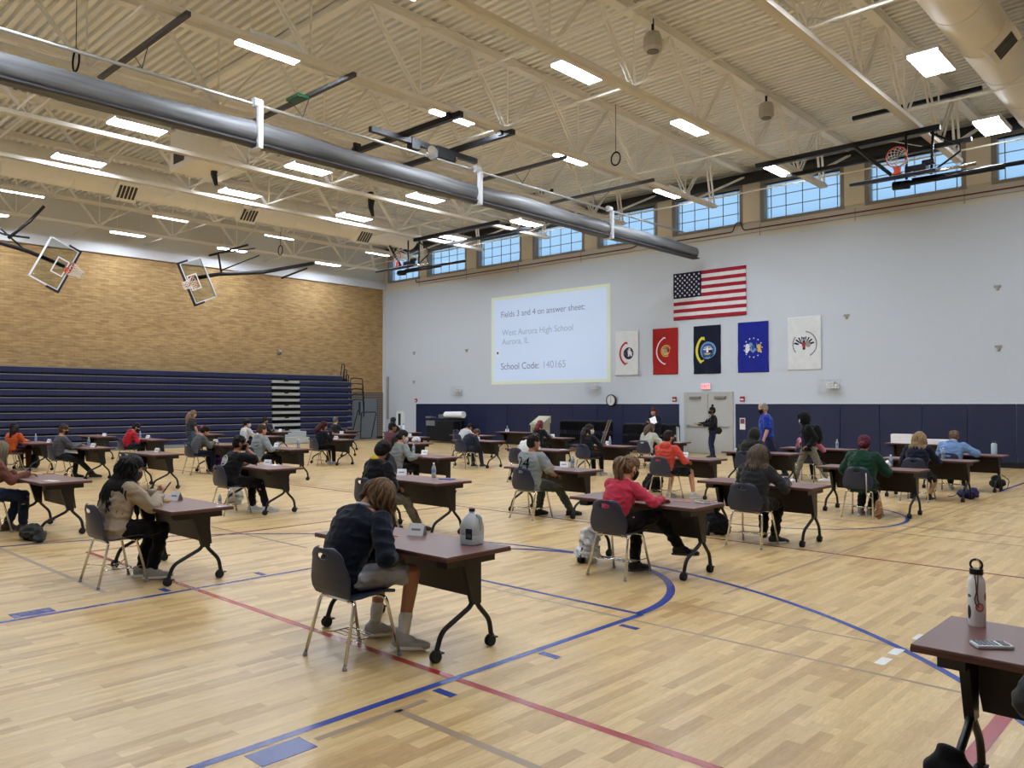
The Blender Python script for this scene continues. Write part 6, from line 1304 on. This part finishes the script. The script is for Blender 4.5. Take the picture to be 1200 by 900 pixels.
i37 = person('standing person with white hair, black mask and royal blue polo shirt', -8.4, 17.75, dict(top=(34, 66, 168), topname='polo_shirt', sleeve='short', bot=(30, 40, 66), hair=(176, 168, 158), style='short', skin=(196, 142, 118), mask=(22, 22, 24), shoe=(34, 34, 40), h=1.06, bulk=1.16, toff=.022, collar=True), dict(sit=False, lean=3, hp=12, hy=8, arms=[(.22, .16, .92), (-.22, .12, .92)], elb=[(.3, -.8, -.2), (-.3, -.8, -.2)], hand=[None, None] if False else [((0, .6, -.8), (-1, 0, 0)), ((0, .6, -.8), (1, 0, 0))], ank=[(.12, .14, .09), (-.10, -.42, .14)], foot=[(0, 1, 0), (.1, 1, 0)]), math.radians(126), 1)
i38 = person('walking person in black hoodie with hood up, white mask, backpack and grey sweatpants', -7.28, 17.45, dict(top=(18, 18, 22), topname='hoodie', hood='up', bot=(132, 128, 116), pantsname='sweatpants', hair=(20, 18, 18), style='short', skin=(150, 110, 90), mask=(226, 228, 230), shoe=(226, 226, 226), h=.91, toff=.03), dict(sit=False, lean=6, hp=6, arms=[(.18, .10, .88), (-.18, .06, .86)], elb=[(.2, -1, -.2), (-.2, -1, -.2)], ank=[(.09, .28, .10), (-.09, -.40, .12)], foot=[(0, 1, 0), (0, 1, 0)]), math.radians(130), 1)
inf = i38; m = M(); pp = inf['pts']; Rr = inf['Rt']; m.ell(pp[4][0]+Rr @ V((0, -.22, -.12)), (.15, .10, .22), Rr); m.ell(pp[3][0]+Rr @ V((0, -.25, -.05)), (.12, .08, .10), Rr)
t = thing('backpack', 'black backpack worn by the walking person', 'backpack', inf['t'].location, inf['t'].rotation_euler.z); organic(m.build('bag_body', blackc, t), .014, 3, None, .008); m = M()
for s in (1, -1): m.tube([pp[4][0]+Rr @ V((s*.10, -.15, .06)), inf['sh'][0 if s > 0 else 1].lerp(inf['NB'], .4)+V((0, 0, .055)), pp[4][0]+Rr @ V((s*.12, .14, -.04)), pp[3][0]+Rr @ V((s*.15, .02, -.06)), pp[3][0]+Rr @ V((s*.12, -.15, -.05))], .016, 6)
m.build('strap', blackc, t, smooth=True)
flush()
# ================================================================== WORLD AND RENDER SETTINGS
w = bpy.data.worlds.new('sky'); bpy.context.scene.world = w; w.use_nodes = True; nt = w.node_tree; bg = nt.nodes['Background']
tc = N(nt, 'ShaderNodeTexCoord'); sp = N(nt, 'ShaderNodeSeparateXYZ'); nt.links.new(tc.outputs['Generated'], sp.inputs[0]); rr = ramp(nt, [(.0, (196, 218, 236)), (.25, (172, 210, 244)), (.8, (110, 172, 236))]); nt.links.new(sp.outputs['Z'], rr.inputs[0]); nt.links.new(rr.outputs[0], bg.inputs[0]); bg.inputs[1].default_value = 1.35
sc = bpy.context.scene
sc.view_settings.view_transform = 'Standard'; sc.view_settings.look = 'None'; sc.view_settings.gamma = 1; sc.view_settings.use_curve_mapping = False; sc.view_settings.exposure = EXPO
sc.cycles.max_bounces = 8; sc.cycles.diffuse_bounces = 4; sc.cycles.transmission_bounces = 8; sc.cycles.transparent_max_bounces = 12; sc.cycles.sample_clamp_indirect = 6; sc.cycles.use_denoising = True; sc.cycles.caustics_reflective = False; sc.cycles.caustics_refractive = False
